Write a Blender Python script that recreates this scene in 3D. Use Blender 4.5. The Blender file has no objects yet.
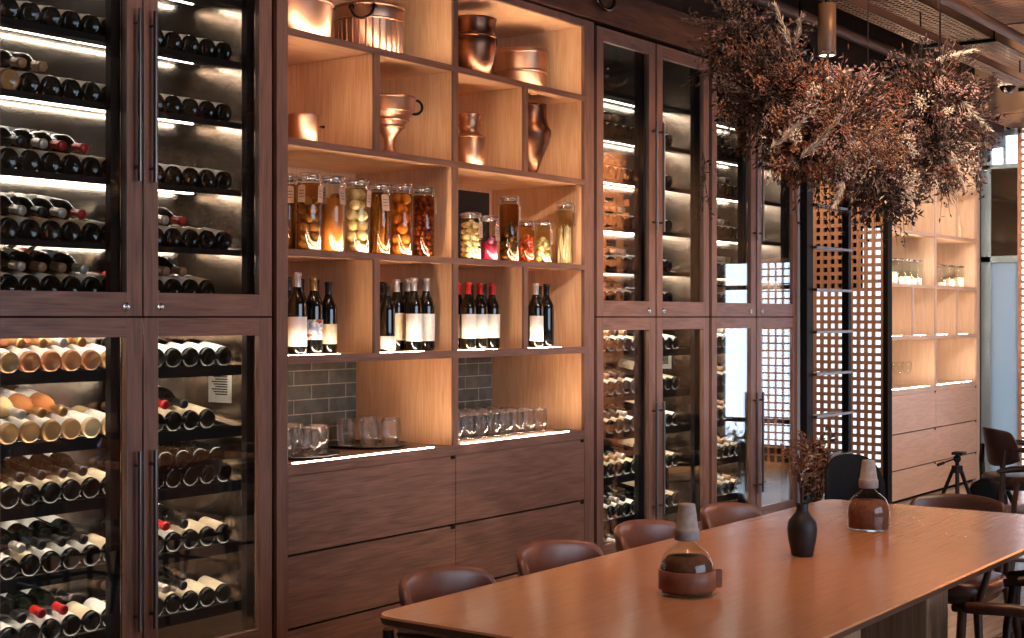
import bpy, math, random
from mathutils import Vector, Matrix
R = math.radians
random.seed(7)
scene = bpy.context.scene
col = scene.collection

# ------------------------------------------------------------------ camera frame
F = 1422.0; EYE = 1.5
_n = math.hypot(.809, .588); CA, SA = .809/_n, .588/_n      # forward = (CA, SA), right = (SA, -CA)
def wx(px, Y):                      # world x where the picture column px meets the plane y = Y
    u = (px-512)/F
    return Y*(CA+SA*u)/(SA-CA*u)

# ------------------------------------------------------------------ materials
def lin(h):
    if isinstance(h, str):
        h = h.lstrip('#'); c = [int(h[i:i+2], 16)/255 for i in (0, 2, 4)]
    else: c = h
    return tuple(x/12.92 if x <= .04045 else ((x+.055)/1.055)**2.4 for x in c) + (1,)
def newmat(name):
    m = bpy.data.materials.new(name); m.use_nodes = True
    nt = m.node_tree; b = nt.nodes['Principled BSDF']
    return m, nt, b
def plain(name, colr, rough=.5, metal=0, spec=.5, coat=0, noise=0, nscale=30, bump=0, sheen=0):
    m, nt, b = newmat(name); c = lin(colr)
    b.inputs['Base Color'].default_value = c
    b.inputs['Roughness'].default_value = rough; b.inputs['Metallic'].default_value = metal
    b.inputs['Specular IOR Level'].default_value = spec; b.inputs['Coat Weight'].default_value = coat
    b.inputs['Sheen Weight'].default_value = sheen
    if noise or bump:
        tc = nt.nodes.new('ShaderNodeTexCoord'); nz = nt.nodes.new('ShaderNodeTexNoise')
        nz.inputs['Scale'].default_value = nscale; nz.inputs['Detail'].default_value = 5
        nt.links.new(tc.outputs['Object'], nz.inputs['Vector'])
        if noise:
            rp = nt.nodes.new('ShaderNodeValToRGB')
            rp.color_ramp.elements[0].position = .3; rp.color_ramp.elements[1].position = .7
            rp.color_ramp.elements[0].color = tuple(x*(1-noise) for x in c[:3])+(1,)
            rp.color_ramp.elements[1].color = tuple(min(1, x*(1+noise)) for x in c[:3])+(1,)
            nt.links.new(nz.outputs['Fac'], rp.inputs['Fac']); nt.links.new(rp.outputs['Color'], b.inputs['Base Color'])
        if bump:
            bp = nt.nodes.new('ShaderNodeBump'); bp.inputs['Strength'].default_value = bump; bp.inputs['Distance'].default_value = .003
            nt.links.new(nz.outputs['Fac'], bp.inputs['Height']); nt.links.new(bp.outputs['Normal'], b.inputs['Normal'])
    return m
def wood(name, dark, light, axis, rough=.5, spec=.4, fine=1.0, figure=.55):
    m, nt, b = newmat(name)
    tc = nt.nodes.new('ShaderNodeTexCoord'); mp = nt.nodes.new('ShaderNodeMapping')
    s = [9*fine, 9*fine, 9*fine]; s[axis] = 1.1*fine
    mp.inputs['Scale'].default_value = s
    nt.links.new(tc.outputs['Object'], mp.inputs['Vector'])
    n1 = nt.nodes.new('ShaderNodeTexNoise'); n1.inputs['Scale'].default_value = 1.1; n1.inputs['Detail'].default_value = 2; n1.inputs['Distortion'].default_value = .7
    nt.links.new(mp.outputs['Vector'], n1.inputs['Vector'])
    mul = nt.nodes.new('ShaderNodeMath'); mul.operation = 'MULTIPLY'; mul.inputs[1].default_value = 26
    nt.links.new(n1.outputs['Fac'], mul.inputs[0])
    sn = nt.nodes.new('ShaderNodeMath'); sn.operation = 'SINE'; nt.links.new(mul.outputs[0], sn.inputs[0])
    mp2 = nt.nodes.new('ShaderNodeMapping'); s2 = [130*fine]*3; s2[axis] = 6*fine
    mp2.inputs['Scale'].default_value = s2; nt.links.new(tc.outputs['Object'], mp2.inputs['Vector'])
    n2 = nt.nodes.new('ShaderNodeTexNoise'); n2.inputs['Scale'].default_value = 1; n2.inputs['Detail'].default_value = 4
    nt.links.new(mp2.outputs['Vector'], n2.inputs['Vector'])
    a = nt.nodes.new('ShaderNodeMath'); a.operation = 'MULTIPLY_ADD'; a.inputs[1].default_value = .16*figure; nt.links.new(sn.outputs[0], a.inputs[0]); nt.links.new(n2.outputs['Fac'], a.inputs[2])
    rp = nt.nodes.new('ShaderNodeValToRGB'); rp.color_ramp.elements[0].position = .28; rp.color_ramp.elements[1].position = .72
    rp.color_ramp.elements[0].color = lin(dark); rp.color_ramp.elements[1].color = lin(light)
    nt.links.new(a.outputs[0], rp.inputs['Fac']); nt.links.new(rp.outputs['Color'], b.inputs['Base Color'])
    b.inputs['Roughness'].default_value = rough; b.inputs['Specular IOR Level'].default_value = spec
    bp = nt.nodes.new('ShaderNodeBump'); bp.inputs['Strength'].default_value = .12; bp.inputs['Distance'].default_value = .002
    nt.links.new(n2.outputs['Fac'], bp.inputs['Height']); nt.links.new(bp.outputs['Normal'], b.inputs['Normal'])
    return m
def emit(name, colr, strength):
    m = bpy.data.materials.new(name); m.use_nodes = True; nt = m.node_tree; nt.nodes.clear()
    o = nt.nodes.new('ShaderNodeOutputMaterial'); e = nt.nodes.new('ShaderNodeEmission')
    e.inputs['Color'].default_value = lin(colr); e.inputs['Strength'].default_value = strength
    nt.links.new(e.outputs[0], o.inputs['Surface']); return m
def glass(name, tint='#ffffff', ior=1.5, rough=0.0, extra=0.0):
    m = bpy.data.materials.new(name); m.use_nodes = True; nt = m.node_tree; nt.nodes.clear()
    o = nt.nodes.new('ShaderNodeOutputMaterial'); mx = nt.nodes.new('ShaderNodeMixShader')
    t = nt.nodes.new('ShaderNodeBsdfTransparent'); g = nt.nodes.new('ShaderNodeBsdfGlossy')
    t.inputs['Color'].default_value = lin(tint); g.inputs['Roughness'].default_value = rough
    r0 = ((ior-1)/(ior+1))**2 + extra
    lw = nt.nodes.new('ShaderNodeLayerWeight'); lw.inputs['Blend'].default_value = .5
    pw = nt.nodes.new('ShaderNodeMath'); pw.operation = 'POWER'; pw.inputs[1].default_value = 5
    ma = nt.nodes.new('ShaderNodeMath'); ma.operation = 'MULTIPLY_ADD'; ma.inputs[1].default_value = 1-r0; ma.inputs[2].default_value = r0
    nt.links.new(lw.outputs['Facing'], pw.inputs[0]); nt.links.new(pw.outputs[0], ma.inputs[0]); nt.links.new(ma.outputs[0], mx.inputs['Fac'])
    nt.links.new(t.outputs[0], mx.inputs[1]); nt.links.new(g.outputs[0], mx.inputs[2]); nt.links.new(mx.outputs[0], o.inputs['Surface'])
    return m
def picture(name):                       # loose patches of grey-blue, orange and white
    m, nt, b = newmat(name); b.inputs['Roughness'].default_value = .6
    tc = nt.nodes.new('ShaderNodeTexCoord'); nz = nt.nodes.new('ShaderNodeTexNoise'); nz.inputs['Scale'].default_value = 26; nz.inputs['Detail'].default_value = 3
    rp = nt.nodes.new('ShaderNodeValToRGB'); rp.color_ramp.interpolation = 'CONSTANT'
    e = rp.color_ramp.elements; e[0].color = lin('#77809a'); e[1].position = .47; e[1].color = lin('#a9aebb')
    for p, c in ((.53, '#d9d4cc'), (.58, '#b8563c'), (.66, '#3c3a44')): q = e.new(p); q.color = lin(c)
    nt.links.new(tc.outputs['Object'], nz.inputs['Vector']); nt.links.new(nz.outputs['Fac'], rp.inputs['Fac']); nt.links.new(rp.outputs['Color'], b.inputs['Base Color'])
    return m
def translucent(name, colr):
    m, nt, b = newmat(name); nt.nodes.remove(b); o = nt.nodes['Material Output']
    t = nt.nodes.new('ShaderNodeBsdfTranslucent'); d = nt.nodes.new('ShaderNodeBsdfDiffuse'); mx = nt.nodes.new('ShaderNodeMixShader'); mx.inputs['Fac'].default_value = .35
    t.inputs['Color'].default_value = lin(colr); d.inputs['Color'].default_value = lin(colr)
    nt.links.new(t.outputs[0], mx.inputs[1]); nt.links.new(d.outputs[0], mx.inputs[2]); nt.links.new(mx.outputs[0], o.inputs['Surface']); return m
def brushed(name, colr, rough, axis):
    m, nt, b = newmat(name)
    b.inputs['Base Color'].default_value = lin(colr); b.inputs['Metallic'].default_value = 1; b.inputs['Roughness'].default_value = rough
    tc = nt.nodes.new('ShaderNodeTexCoord'); mp = nt.nodes.new('ShaderNodeMapping'); s = [220]*3; s[axis] = 3
    mp.inputs['Scale'].default_value = s; nz = nt.nodes.new('ShaderNodeTexNoise'); nz.inputs['Scale'].default_value = 1
    nt.links.new(tc.outputs['Object'], mp.inputs['Vector']); nt.links.new(mp.outputs['Vector'], nz.inputs['Vector'])
    bp = nt.nodes.new('ShaderNodeBump'); bp.inputs['Strength'].default_value = .08; bp.inputs['Distance'].default_value = .002
    nt.links.new(nz.outputs['Fac'], bp.inputs['Height']); nt.links.new(bp.outputs['Normal'], b.inputs['Normal'])
    return m
def tiles(name):
    m, nt, b = newmat(name)
    tc = nt.nodes.new('ShaderNodeTexCoord'); mp = nt.nodes.new('ShaderNodeMapping'); mp.inputs['Rotation'].default_value = (R(90), 0, 0)
    br = nt.nodes.new('ShaderNodeTexBrick'); br.inputs['Scale'].default_value = 1
    br.inputs['Brick Width'].default_value = .23; br.inputs['Row Height'].default_value = .066; br.inputs['Mortar Size'].default_value = .0025
    br.inputs['Color1'].default_value = lin('#6b6a5c'); br.inputs['Color2'].default_value = lin('#585a52'); br.inputs['Mortar'].default_value = lin('#a89e8c')
    nt.links.new(tc.outputs['Object'], mp.inputs['Vector']); nt.links.new(mp.outputs['Vector'], br.inputs['Vector'])
    nz = nt.nodes.new('ShaderNodeTexNoise'); nz.inputs['Scale'].default_value = 18; nz.inputs['Detail'].default_value = 4
    nt.links.new(tc.outputs['Object'], nz.inputs['Vector'])
    mx = nt.nodes.new('ShaderNodeMix'); mx.data_type = 'RGBA'; mx.blend_type = 'OVERLAY'; mx.inputs['Factor'].default_value = .5
    nt.links.new(br.outputs['Color'], mx.inputs[6]); nt.links.new(nz.outputs['Fac'], mx.inputs[7])
    nt.links.new(mx.outputs[2], b.inputs['Base Color'])
    b.inputs['Roughness'].default_value = .22
    bp = nt.nodes.new('ShaderNodeBump'); bp.inputs['Strength'].default_value = .5; bp.inputs['Distance'].default_value = .002; bp.invert = True
    nt.links.new(br.outputs['Fac'], bp.inputs['Height']); nt.links.new(bp.outputs['Normal'], b.inputs['Normal'])
    return m

M = dict(
 wal_x=wood('walnut_across', '#654a3f', '#896556', 0, .42, .45),
 wal_z=wood('walnut_upright', '#654a3f', '#876354', 2, .42, .45),
 wal_d=wood('walnut_dark', '#35211a', '#5a3a2c', 0, .55, .3),
 oak_z=wood('oak_upright', '#d6a47a', '#e6bd97', 2, .5, .35, 1, .6),
 oak_x=wood('oak_across', '#d6a47a', '#e6bd97', 0, .5, .35, 1, .6),
 tab=wood('table_oak', '#b27d5b', '#be8a66', 0, .15, .6, 1.3, .25),
 tab_d=wood('table_leg_oak', '#7b5a45', '#9c7a60', 2, .5, .3),
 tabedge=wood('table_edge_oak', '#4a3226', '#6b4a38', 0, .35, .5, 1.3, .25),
 chairwood=wood('chair_wood', '#2c1a13', '#47291d', 2, .4, .4),
 floorw=wood('floor_boards', '#a58f7c', '#c4ae99', 0, .22, .5, .6),
 lat=wood('lattice_wood', '#a57a5f', '#bd9274', 2, .5, .3),
 leather=plain('chair_leather', '#73493a', .38, 0, .5, 0, .18, 14, .15),
 leather2=plain('chair_leather_dark', '#4c3026', .38, 0, .5, 0, .18, 14, .15),
 strap=plain('leather_strap', '#7d4a34', .5, 0, .4, 0, .15, 40, .1),
 black=plain('black_metal', '#121011', .6, .0, .2),
 blackgap=plain('shadow_gap_black', '#0a0808', .8, 0, .2),
 blackgl=plain('black_gloss', '#0d0b0b', .15, 0, .5),
 steel=brushed('brushed_steel', '#b9aa9c', .24, 0),
 steelv=brushed('brushed_steel_upright', '#c9c0b8', .25, 2),
 chrome=plain('chrome', '#d8d6d4', .12, 1),
 handle=plain('handle_steel', '#6f6763', .3, 1),
 copper=plain('copper', '#ae8670', .4, 1, .5, 0, .12, 9, .06),
 copper_d=plain('copper_aged', '#74503f', .34, 1, .5, 0, .45, 11, .15),
 iron=plain('wrought_iron', '#1b1716', .35, .8),
 tile=tiles('glazed_tile'),
 led=emit('led_warm_strip', '#ffdeba', 72),
 led2=emit('led_cool_strip', '#fff1e2', 19),
 led3=emit('led_lower_strip', '#ffecd8', 42),
 farwood_x=wood('pale_oak_across', '#b89a86', '#cdae98', 0, .45, .4), farwood_z=wood('pale_oak_upright', '#b8a090', '#cfb6a6', 2, .45, .4),  # far fronts: the same walnut, its stronger daylight put into the colour
 gasket=plain('pale_gasket', '#b3a69c', .4), farint_z=wood('brightened_oak_upright', '#d9bda2', '#e6cfb6', 2, .5, .35), farint_x=wood('brightened_oak_across', '#d9bda2', '#e6cfb6', 0, .5, .35), pale=plain('pale_painted_metal', '#b4b8bd', .35, 0, .5),  # farint: the same oak, the far unit's brighter light put into the colour
 spotlens=emit('spot_lens', '#fff2e0', 6),
 pane=glass('door_glass', '#f4f6f5', 1.5, 0, .08),
 jarglass=glass('jar_glass', '#f6fbf8', 1.5, .02),
 tumbler=glass('tumbler_glass', '#fdfdfd', 1.3, .0, .0),
 tumbler2=plain('clear_glass', '#ffffff', .0, 0, .5),
 glassrim=glass('glass_rim', '#ffffff', 1.5, .05, .45),
 bdark=plain('bottle_dark_glass', '#0c0d0b', .08, 0, .6),
 bgreen=plain('bottle_green_glass', '#10150e', .08, 0, .6),
 bamber=plain('bottle_amber_glass', '#b98d5a', .1, 0, .6),
 brose=plain('bottle_rose_glass', '#bb7a4c', .1, 0, .6),
 bpale=plain('bottle_pale_glass', '#d8b98a', .1, 0, .6),
 lwhite=plain('paper_white', '#f0e9df', .7, 0, .3, 0, .06, 60),
 lcream=plain('paper_cream', '#d9c4a4', .7, 0, .3, 0, .08, 60),
 lred=plain('paper_red', '#a8372b', .6),
 lorange=plain('paper_orange', '#cf7340', .6),
 lblue=picture('picture_label'),
 cblack=plain('capsule_black', '#151213', .35), cred=plain('capsule_red', '#b3201f', .35, .2), ctan=plain('capsule_tan', '#a9805f', .4, .2),
 cgold=plain('capsule_gold', '#b98b56', .3, .7), cwhite=plain('capsule_silver', '#c9bfb5', .35, .5),
 ink=plain('printed_ink', '#4c443e', .7),
 kraft=plain('kraft_tag', '#b3917a', .8, 0, .2, 0, .1, 50), string=plain('twine', '#cbb295', .9),
 concrete=plain('concrete_lid', '#9a9089', .85, 0, .2, 0, .14, 60, .4),
 wallbeige=plain('wall_plaster', '#b99a82', .8, 0, .2, 0, .08, 6, .1),
 walldark=plain('wall_dark', '#2b2320', .85, 0, .2),
 wallmid=plain('wall_grey', '#6f655e', .8, 0, .2),
 ceil=plain('ceiling_dark', '#3b2a22', .9, 0, .15, 0, .15, 5),
 tray=plain('tray_metal', '#7c6250', .45, .6),
 galv=plain('galvanised_steel', '#5f4c40', .6, .3, .5, 0, .1, 8),
 lamp=plain('spotlight_body', '#7d6350', .45, .2),
 frost=translucent('frosted_blue_panel', '#9fa6a8'),
 plaster_b=plain('pale_blue_plaster', '#8fa3ad', .5, 0, .5, 0, .1, 4),
 vase=plain('vase_ceramic', '#211d1e', .55, 0, .4, 0, .2, 25, .2),
 cloth=plain('black_fabric', '#17171b', .9, 0, .2, 0, .2, 30, .3),
 white=plain('white_plastic', '#e0d8d0', .4),
 daylight=emit('daylight_glow', '#dcebf8', 1.2),  # glowing sheet standing in for daylight behind the lattice
 daydim=emit('daylight_glow_dim', '#9db4bf', .25),
)

_nt = M['tumbler2'].node_tree; _b = _nt.nodes['Principled BSDF']; _b.inputs['Transmission Weight'].default_value = 1; _b.inputs['IOR'].default_value = 1.45
_t = _nt.nodes.new('ShaderNodeBsdfTransparent'); _m = _nt.nodes.new('ShaderNodeMixShader'); _m.inputs['Fac'].default_value = .36
_nt.links.new(_t.outputs[0], _m.inputs[1]); _nt.links.new(_b.outputs[0], _m.inputs[2]); _nt.links.new(_m.outputs[0], _nt.nodes['Material Output'].inputs['Surface'])
# ------------------------------------------------------------------ mesh builder
ORG = {}
class MB:
    def __init__(s): s.v = []; s.f = []; s.m = []; s.s = []
    def add(s, vs, fs, m=0, sm=False):
        o = len(s.v); s.v += [tuple(v) for v in vs]
        for f in fs: s.f.append(tuple(o+i for i in f)); s.m.append(m); s.s.append(sm)
        return s
    def box(s, x0, x1, y0, y1, z0, z1, m=0):
        if x0 > x1: x0, x1 = x1, x0
        if y0 > y1: y0, y1 = y1, y0
        if z0 > z1: z0, z1 = z1, z0
        return s.add([(x0,y0,z0),(x1,y0,z0),(x1,y1,z0),(x0,y1,z0),(x0,y0,z1),(x1,y0,z1),(x1,y1,z1),(x0,y1,z1)],
              [(0,3,2,1),(4,5,6,7),(0,1,5,4),(1,2,6,5),(2,3,7,6),(3,0,4,7)], m)
    def lathe(s, prof, n=24, at=(0,0,0), rot=None, m=0, sm=True, a0=0, a1=360, closed=False):
        at = Vector(at); full = abs(a1-a0) >= 359.9; cnt = n if full else n+1
        vs = []
        for r, z in prof:
            for k in range(cnt):
                a = R(a0+(a1-a0)*k/n); p = Vector((r*math.cos(a), r*math.sin(a), z))
                if rot is not None: p = rot @ p
                vs.append(p+at)
        fs = []
        L = len(prof)
        for i in range(L if closed else L-1):
            j = (i+1) % L
            for k in range(n):
                k2 = (k+1) % cnt if full else k+1
                fs.append((i*cnt+k, i*cnt+k2, j*cnt+k2, j*cnt+k))
        return s.add(vs, fs, m, sm)
    def cyl(s, p0, p1, r0, r1=None, n=12, m=0, caps=True, sm=True):
        r1 = r0 if r1 is None else r1
        p0, p1 = Vector(p0), Vector(p1); d = p1-p0; L = d.length
        q = d.to_track_quat('Z', 'Y').to_matrix()
        vs = []
        for r, z in ((r0, 0), (r1, L)):
            for k in range(n):
                a = 2*math.pi*k/n; vs.append(p0 + q @ Vector((r*math.cos(a), r*math.sin(a), z)))
        s.add(vs, [(k, (k+1) % n, n+(k+1) % n, n+k) for k in range(n)], m, sm)
        if caps: s.add(vs[:n], [tuple(range(n-1, -1, -1))], m); s.add(vs[n:], [tuple(range(n))], m)
        return s
    def tube(s, pts, r, n=8, m=0, closed=False):
        pts = [Vector(p) for p in pts]; rr = r if isinstance(r, (list, tuple)) else [r]*len(pts); N = len(pts)
        vs = []; up = None
        for i, p in enumerate(pts):
            if closed: t = pts[(i+1) % N]-pts[i-1]
            else: t = pts[min(i+1, N-1)]-pts[max(i-1, 0)]
            t.normalize()
            if up is None: up = Vector((0, 0, 1)) if abs(t.z) < .9 else Vector((1, 0, 0))
            x = t.cross(up); x.normalize(); y = x.cross(t); up = y
            for k in range(n):
                a = 2*math.pi*k/n; vs.append(p + x*(rr[i]*math.cos(a)) + y*(rr[i]*math.sin(a)))
        fs = [(i*n+k, i*n+(k+1) % n, ((i+1) % N)*n+(k+1) % n, ((i+1) % N)*n+k) for i in range(N if closed else N-1) for k in range(n)]
        s.add(vs, fs, m, True)
        if not closed: s.add(vs[:n], [tuple(range(n-1, -1, -1))], m); s.add(vs[-n:], [tuple(range(n))], m)
        return s
    def sphere(s, c, r, n=10, k=6, m=0, sc=(1,1,1)):
        prof = [(max(1e-4, r*math.sin(math.pi*i/k))*1, -r*math.cos(math.pi*i/k)) for i in range(k+1)]
        c = Vector(c); vs = []
        for rr, z in prof:
            for j in range(n):
                a = 2*math.pi*j/n; vs.append((c.x+rr*math.cos(a)*sc[0], c.y+rr*math.sin(a)*sc[1], c.z+z*sc[2]))
        return s.add(vs, [(i*n+j, i*n+(j+1) % n, (i+1)*n+(j+1) % n, (i+1)*n+j) for i in range(k) for j in range(n)], m, True)
    def stack(s, loops, m=0, sm=False, caps=True):
        n = len(loops[0]); vs = [p for L in loops for p in L]
        s.add(vs, [(i*n+k, i*n+(k+1) % n, (i+1)*n+(k+1) % n, (i+1)*n+k) for i in range(len(loops)-1) for k in range(n)], m, sm)
        if caps: s.add(loops[0], [tuple(range(n-1, -1, -1))], m); s.add(loops[-1], [tuple(range(n))], m)
        return s
    def build(s, name, mats, parent=None, bevel=0, seg=2, loc=None):
        if not isinstance(mats, (list, tuple)): mats = [mats]
        mats = [M[x] if isinstance(x, str) else x for x in mats]
        org = ORG.get(parent.name, Vector((0,0,0))) if parent is not None else (Vector(loc) if loc is not None else Vector((0,0,0)))
        me = bpy.data.meshes.new(name)
        me.from_pydata([(x-org.x, y-org.y, z-org.z) for x, y, z in s.v], [], s.f)
        for mm in mats: me.materials.append(mm)
        me.polygons.foreach_set('material_index', s.m); me.polygons.foreach_set('use_smooth', s.s)
        me.update()
        o = bpy.data.objects.new(name, me); col.objects.link(o)
        ORG[o.name] = org.copy()
        if parent is not None: o.parent = parent
        else: o.location = org
        if bevel:
            b = o.modifiers.new('edge', 'BEVEL'); b.width = bevel; b.segments = seg; b.limit_method = 'ANGLE'; b.angle_limit = R(40)
        return o
def tag(o, label, cat, group=None):
    o['label'] = label; o['category'] = cat
    if group: o['group'] = group
    return o
def thing(name, label, cat, loc=(0,0,0), rz=0, group=None):
    o = bpy.data.objects.new(name, None); col.objects.link(o); o.location = loc; o.rotation_euler = (0,0,rz)
    o.empty_display_size = .1
    ORG[o.name] = Vector(loc)
    return tag(o, label, cat, group)
def local(name, label, cat, group=None):           # a thing whose parts are built round its own origin
    o = thing(name, label, cat, (0,0,0), 0, group); return o
def dup(o, parent=None):
    c = o.copy(); col.objects.link(c)
    if parent is not None: c.parent = parent
    for ch in list(o.children): dup(ch, c)
    return c
def structure(name, mb, mats, **k):
    o = mb.build(name, mats, None, **k); o['kind'] = 'structure'; return o
def box1(*a): return MB().box(*a)

# ------------------------------------------------------------------ room shell
XL, XR, YF, YB, CE = -3.0, 13.2, -4.0, 5.3, 4.2
structure('floor', box1(XL-.2, XR+.2, YF-.2, YB+.2, -.1, 0), 'floorw')
structure('ceiling', box1(XL-.2, XR+.2, YF-.2, YB+.2, CE, CE+.1), 'ceil')
structure('wall_back', MB().box(XL-.2, XR+.2, YB, YB+.2, 0, CE), 'walldark')
structure('wall_left', box1(XL-.2, XL, YF, YB, 0, CE), 'wallmid')
wf = MB()                                            # the street side, with one wide window opening
WX0, WX1, WZ0, WZ1 = .8, 6.3, .7, 3.3
wf.box(XL-.2, WX0, YF-.2, YF, 0, CE).box(WX1, XR+.2, YF-.2, YF, 0, CE).box(WX0, WX1, YF-.2, YF, 0, WZ0).box(WX0, WX1, YF-.2, YF, WZ1, CE)
structure('wall_front', wf, 'wallmid')
wfr = MB()
for x in (WX0, 2.1, 4.2, WX1-.06): wfr.box(x, x+.06, YF-.12, YF-.06, WZ0, WZ1)
wfr.box(WX0, WX1, YF-.12, YF-.06, WZ0, WZ0+.06).box(WX0, WX1, YF-.12, YF-.06, WZ1-.06, WZ1)
structure('window_3', wfr, 'black')
# the end wall, x = XR : (from the cabinets towards the street) glazed door, lattice window, clear window, pier, lattice window
we = MB()
we.box(XR, XR+.2, 4.22, YB, 0, CE)                                     # beside the far shelving
we.box(XR, XR+.2, 2.0, 4.22, 3.22, CE)                                 # above the lattice and door
we.box(XR, XR+.2, 2.0, 3.84, 0, .25)
structure('wall_right', we, 'wallbeige')
wd = MB().box(XR, XR+.2, YF, 1.06, 0, CE).box(XR, XR+.2, 1.06, 2.0, 2.1, CE).box(XR, XR+.2, 1.06, 2.0, 0, .12)
structure('wall_pier', wd, 'walldark')
structure('trim_2', box1(XR-.02, XR, 2.0, YB, 3.36, 3.39), 'wallbeige')

def lattice(name, x, y0, y1, z0, z1, pitch=.064, bar=.027, th=.02, border=.03):
    mb = MB()
    mb.box(x, x+th*1.6, y0, y0+border, z0, z1).box(x, x+th*1.6, y1-border, y1, z0, z1)
    mb.box(x, x+th*1.6, y0, y1, z0, z0+border).box(x, x+th*1.6, y0, y1, z1-border, z1)
    n = max(1, round((y1-y0-2*border)/pitch))
    for i in range(1, n): y = y0+border+(y1-y0-2*border)*i/n; mb.box(x, x+th, y-bar/2, y+bar/2, z0+border, z1-border)
    n = max(1, round((z1-z0-2*border)/pitch))
    for i in range(1, n): z = z0+border+(z1-z0-2*border)*i/n; mb.box(x+.002, x+th-.002, y0+border, y1-border, z-bar/2, z+bar/2)
    return mb.build(name, 'lat', None, loc=(x, (y0+y1)/2, z0))
tag(lattice('lattice_screen', XR-.035, 2.0, 3.885, .05, 3.2), 'orange wooden lattice panel against the windows of the end wall', 'screen')
# window_1: clear panes with dark mullions
w1 = MB()
for y in (1.06, 1.395, 1.92): w1.box(XR+.02, XR+.08, y, y+.06, .12, 2.1)
for z in (.12, .42, 1.44, 1.78, 2.05): w1.box(XR+.02, XR+.08, 1.06, 2.0, z, z+.045 if z > .2 else z+.08)
w1.box(XR+.02, XR+.08, 2.0, 3.84, .25, .33).box(XR+.02, XR+.08, 2.0, 3.84, 1.55, 1.6).box(XR+.02, XR+.08, 2.0, 3.84, 2.4, 2.46).box(XR+.02, XR+.08, 2.0, 3.84, 3.16, 3.22)
for y in (2.4, 3.1, 3.78): w1.box(XR+.02, XR+.08, y, y+.05, .25, 3.22)
structure('window_1', w1, 'black')
tag(lattice('lattice_screen', XR-.035, 1.47, 1.93, .004, 2.09, .075, .016), 'fine wooden lattice shutter reflected in the cooler beside the ladder', 'screen')
# a drum of lattice round a lamp-lit booth, seen only as a reflection in the cooler doors
dm = MB(); cx, cy, rr = 12.2, -.3, .88
for i in range(22):
    a = 2*math.pi*i/22; n_ = 4
    dm.lathe([(rr-.012, 0), (rr+.012, 0), (rr+.012, 3.0), (rr-.012, 3.0), (rr-.012, 0)], n_, (cx, cy, 0), sm=False, a0=math.degrees(a)-3.4, a1=math.degrees(a)+3.4)
for k in range(22):
    z = .1+k*.136; pr = [(rr-.01, z), (rr+.01, z), (rr+.01, z+.062), (rr-.01, z+.062)]
    dm.lathe(pr, 66, (cx, cy, 0), closed=True, sm=False)
dm.lathe([(rr-.015, 2.93), (rr+.015, 2.93), (rr+.015, 3.13), (rr-.015, 3.13)], 66, (cx, cy, 0), closed=True, sm=False)
tag(dm.build('lattice_booth', 'lat', None, loc=(cx, cy, 0)), 'round woven wooden lattice drum reflected in the cooler glass', 'screen')
# glazed door beside the far shelving
dr = thing('door_1', 'pale blue steel door with dark glass upper pane beyond the far shelving', 'door', (XR-.03, 4.03, 0)); dr['kind'] = 'structure'
d = MB()
d.box(XR-.03, XR+.03, 4.13, 4.22, 0, 3.22).box(XR-.03, XR+.03, 3.86, 3.885, 0, 3.22)
d.box(XR-.03, XR+.03, 3.86, 4.22, 2.0, 2.06).box(XR-.03, XR+.03, 3.86, 4.22, 2.86, 2.9).box(XR-.03, XR+.03, 3.86, 4.22, 3.16, 3.22).box(XR-.025, XR+.025, 4.0, 4.02, 2.9, 3.16)
d.build('frame', 'plaster_b', dr, .004)
box1(XR-.01, XR+.01, 3.885, 4.13, 0, 2.0).build('lower_panel', 'frost', dr)
box1(XR-.01, XR+.01, 3.885, 4.13, 2.06, 2.86).build('dark_pane', 'blackgl', dr)
box1(XR-.005, XR+.005, 3.885, 4.13, 2.9, 3.16).build('clear_pane', 'pane', dr)

# fascia over the joinery
structure('trim_1', box1(XL, 13.1, 3.985, 4.7, 3.04, 3.24), 'wal_d', bevel=.003)
structure('wall_bulkhead', box1(XL, 13.1, 4.25, 4.7, 3.24, CE), 'walldark')
# recess behind the ladder: lattice against an added glowing sheet for the daylight beyond
RX = 10.7
structure('daylight_sheet', MB().box(RX+.035, RX+.05, 4.18, 4.95, .0, 1.72).box(RX+.035, RX+.05, 4.18, 4.37, 1.72, 2.2), 'daylight')
structure('wall_recess', MB().box(RX+.05, RX+.07, 4.2, YB, 0, 3.04).box(RX+.035, RX+.05, 4.37, YB, 1.72, 3.04).box(RX+.035, RX+.05, 4.18, 4.37, 2.2, 3.04).box(RX+.035, RX+.05, 4.95, YB, 0, 1.72), 'walldark')
tag(lattice('lattice_screen', RX, 4.18, 4.98, .02, 3.03), 'orange wooden lattice screen standing behind the black ladder', 'screen')
structure('trim_3', box1(RX-.03, RX+.06, 4.14, 4.178, 0, 3.04), 'blackgap')
# pale steel end panel of the cooler run
structure('trim_4', box1(8.73, 8.825, 4.0, 4.62, 0, 3.03), 'pale', bevel=.003)

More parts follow.
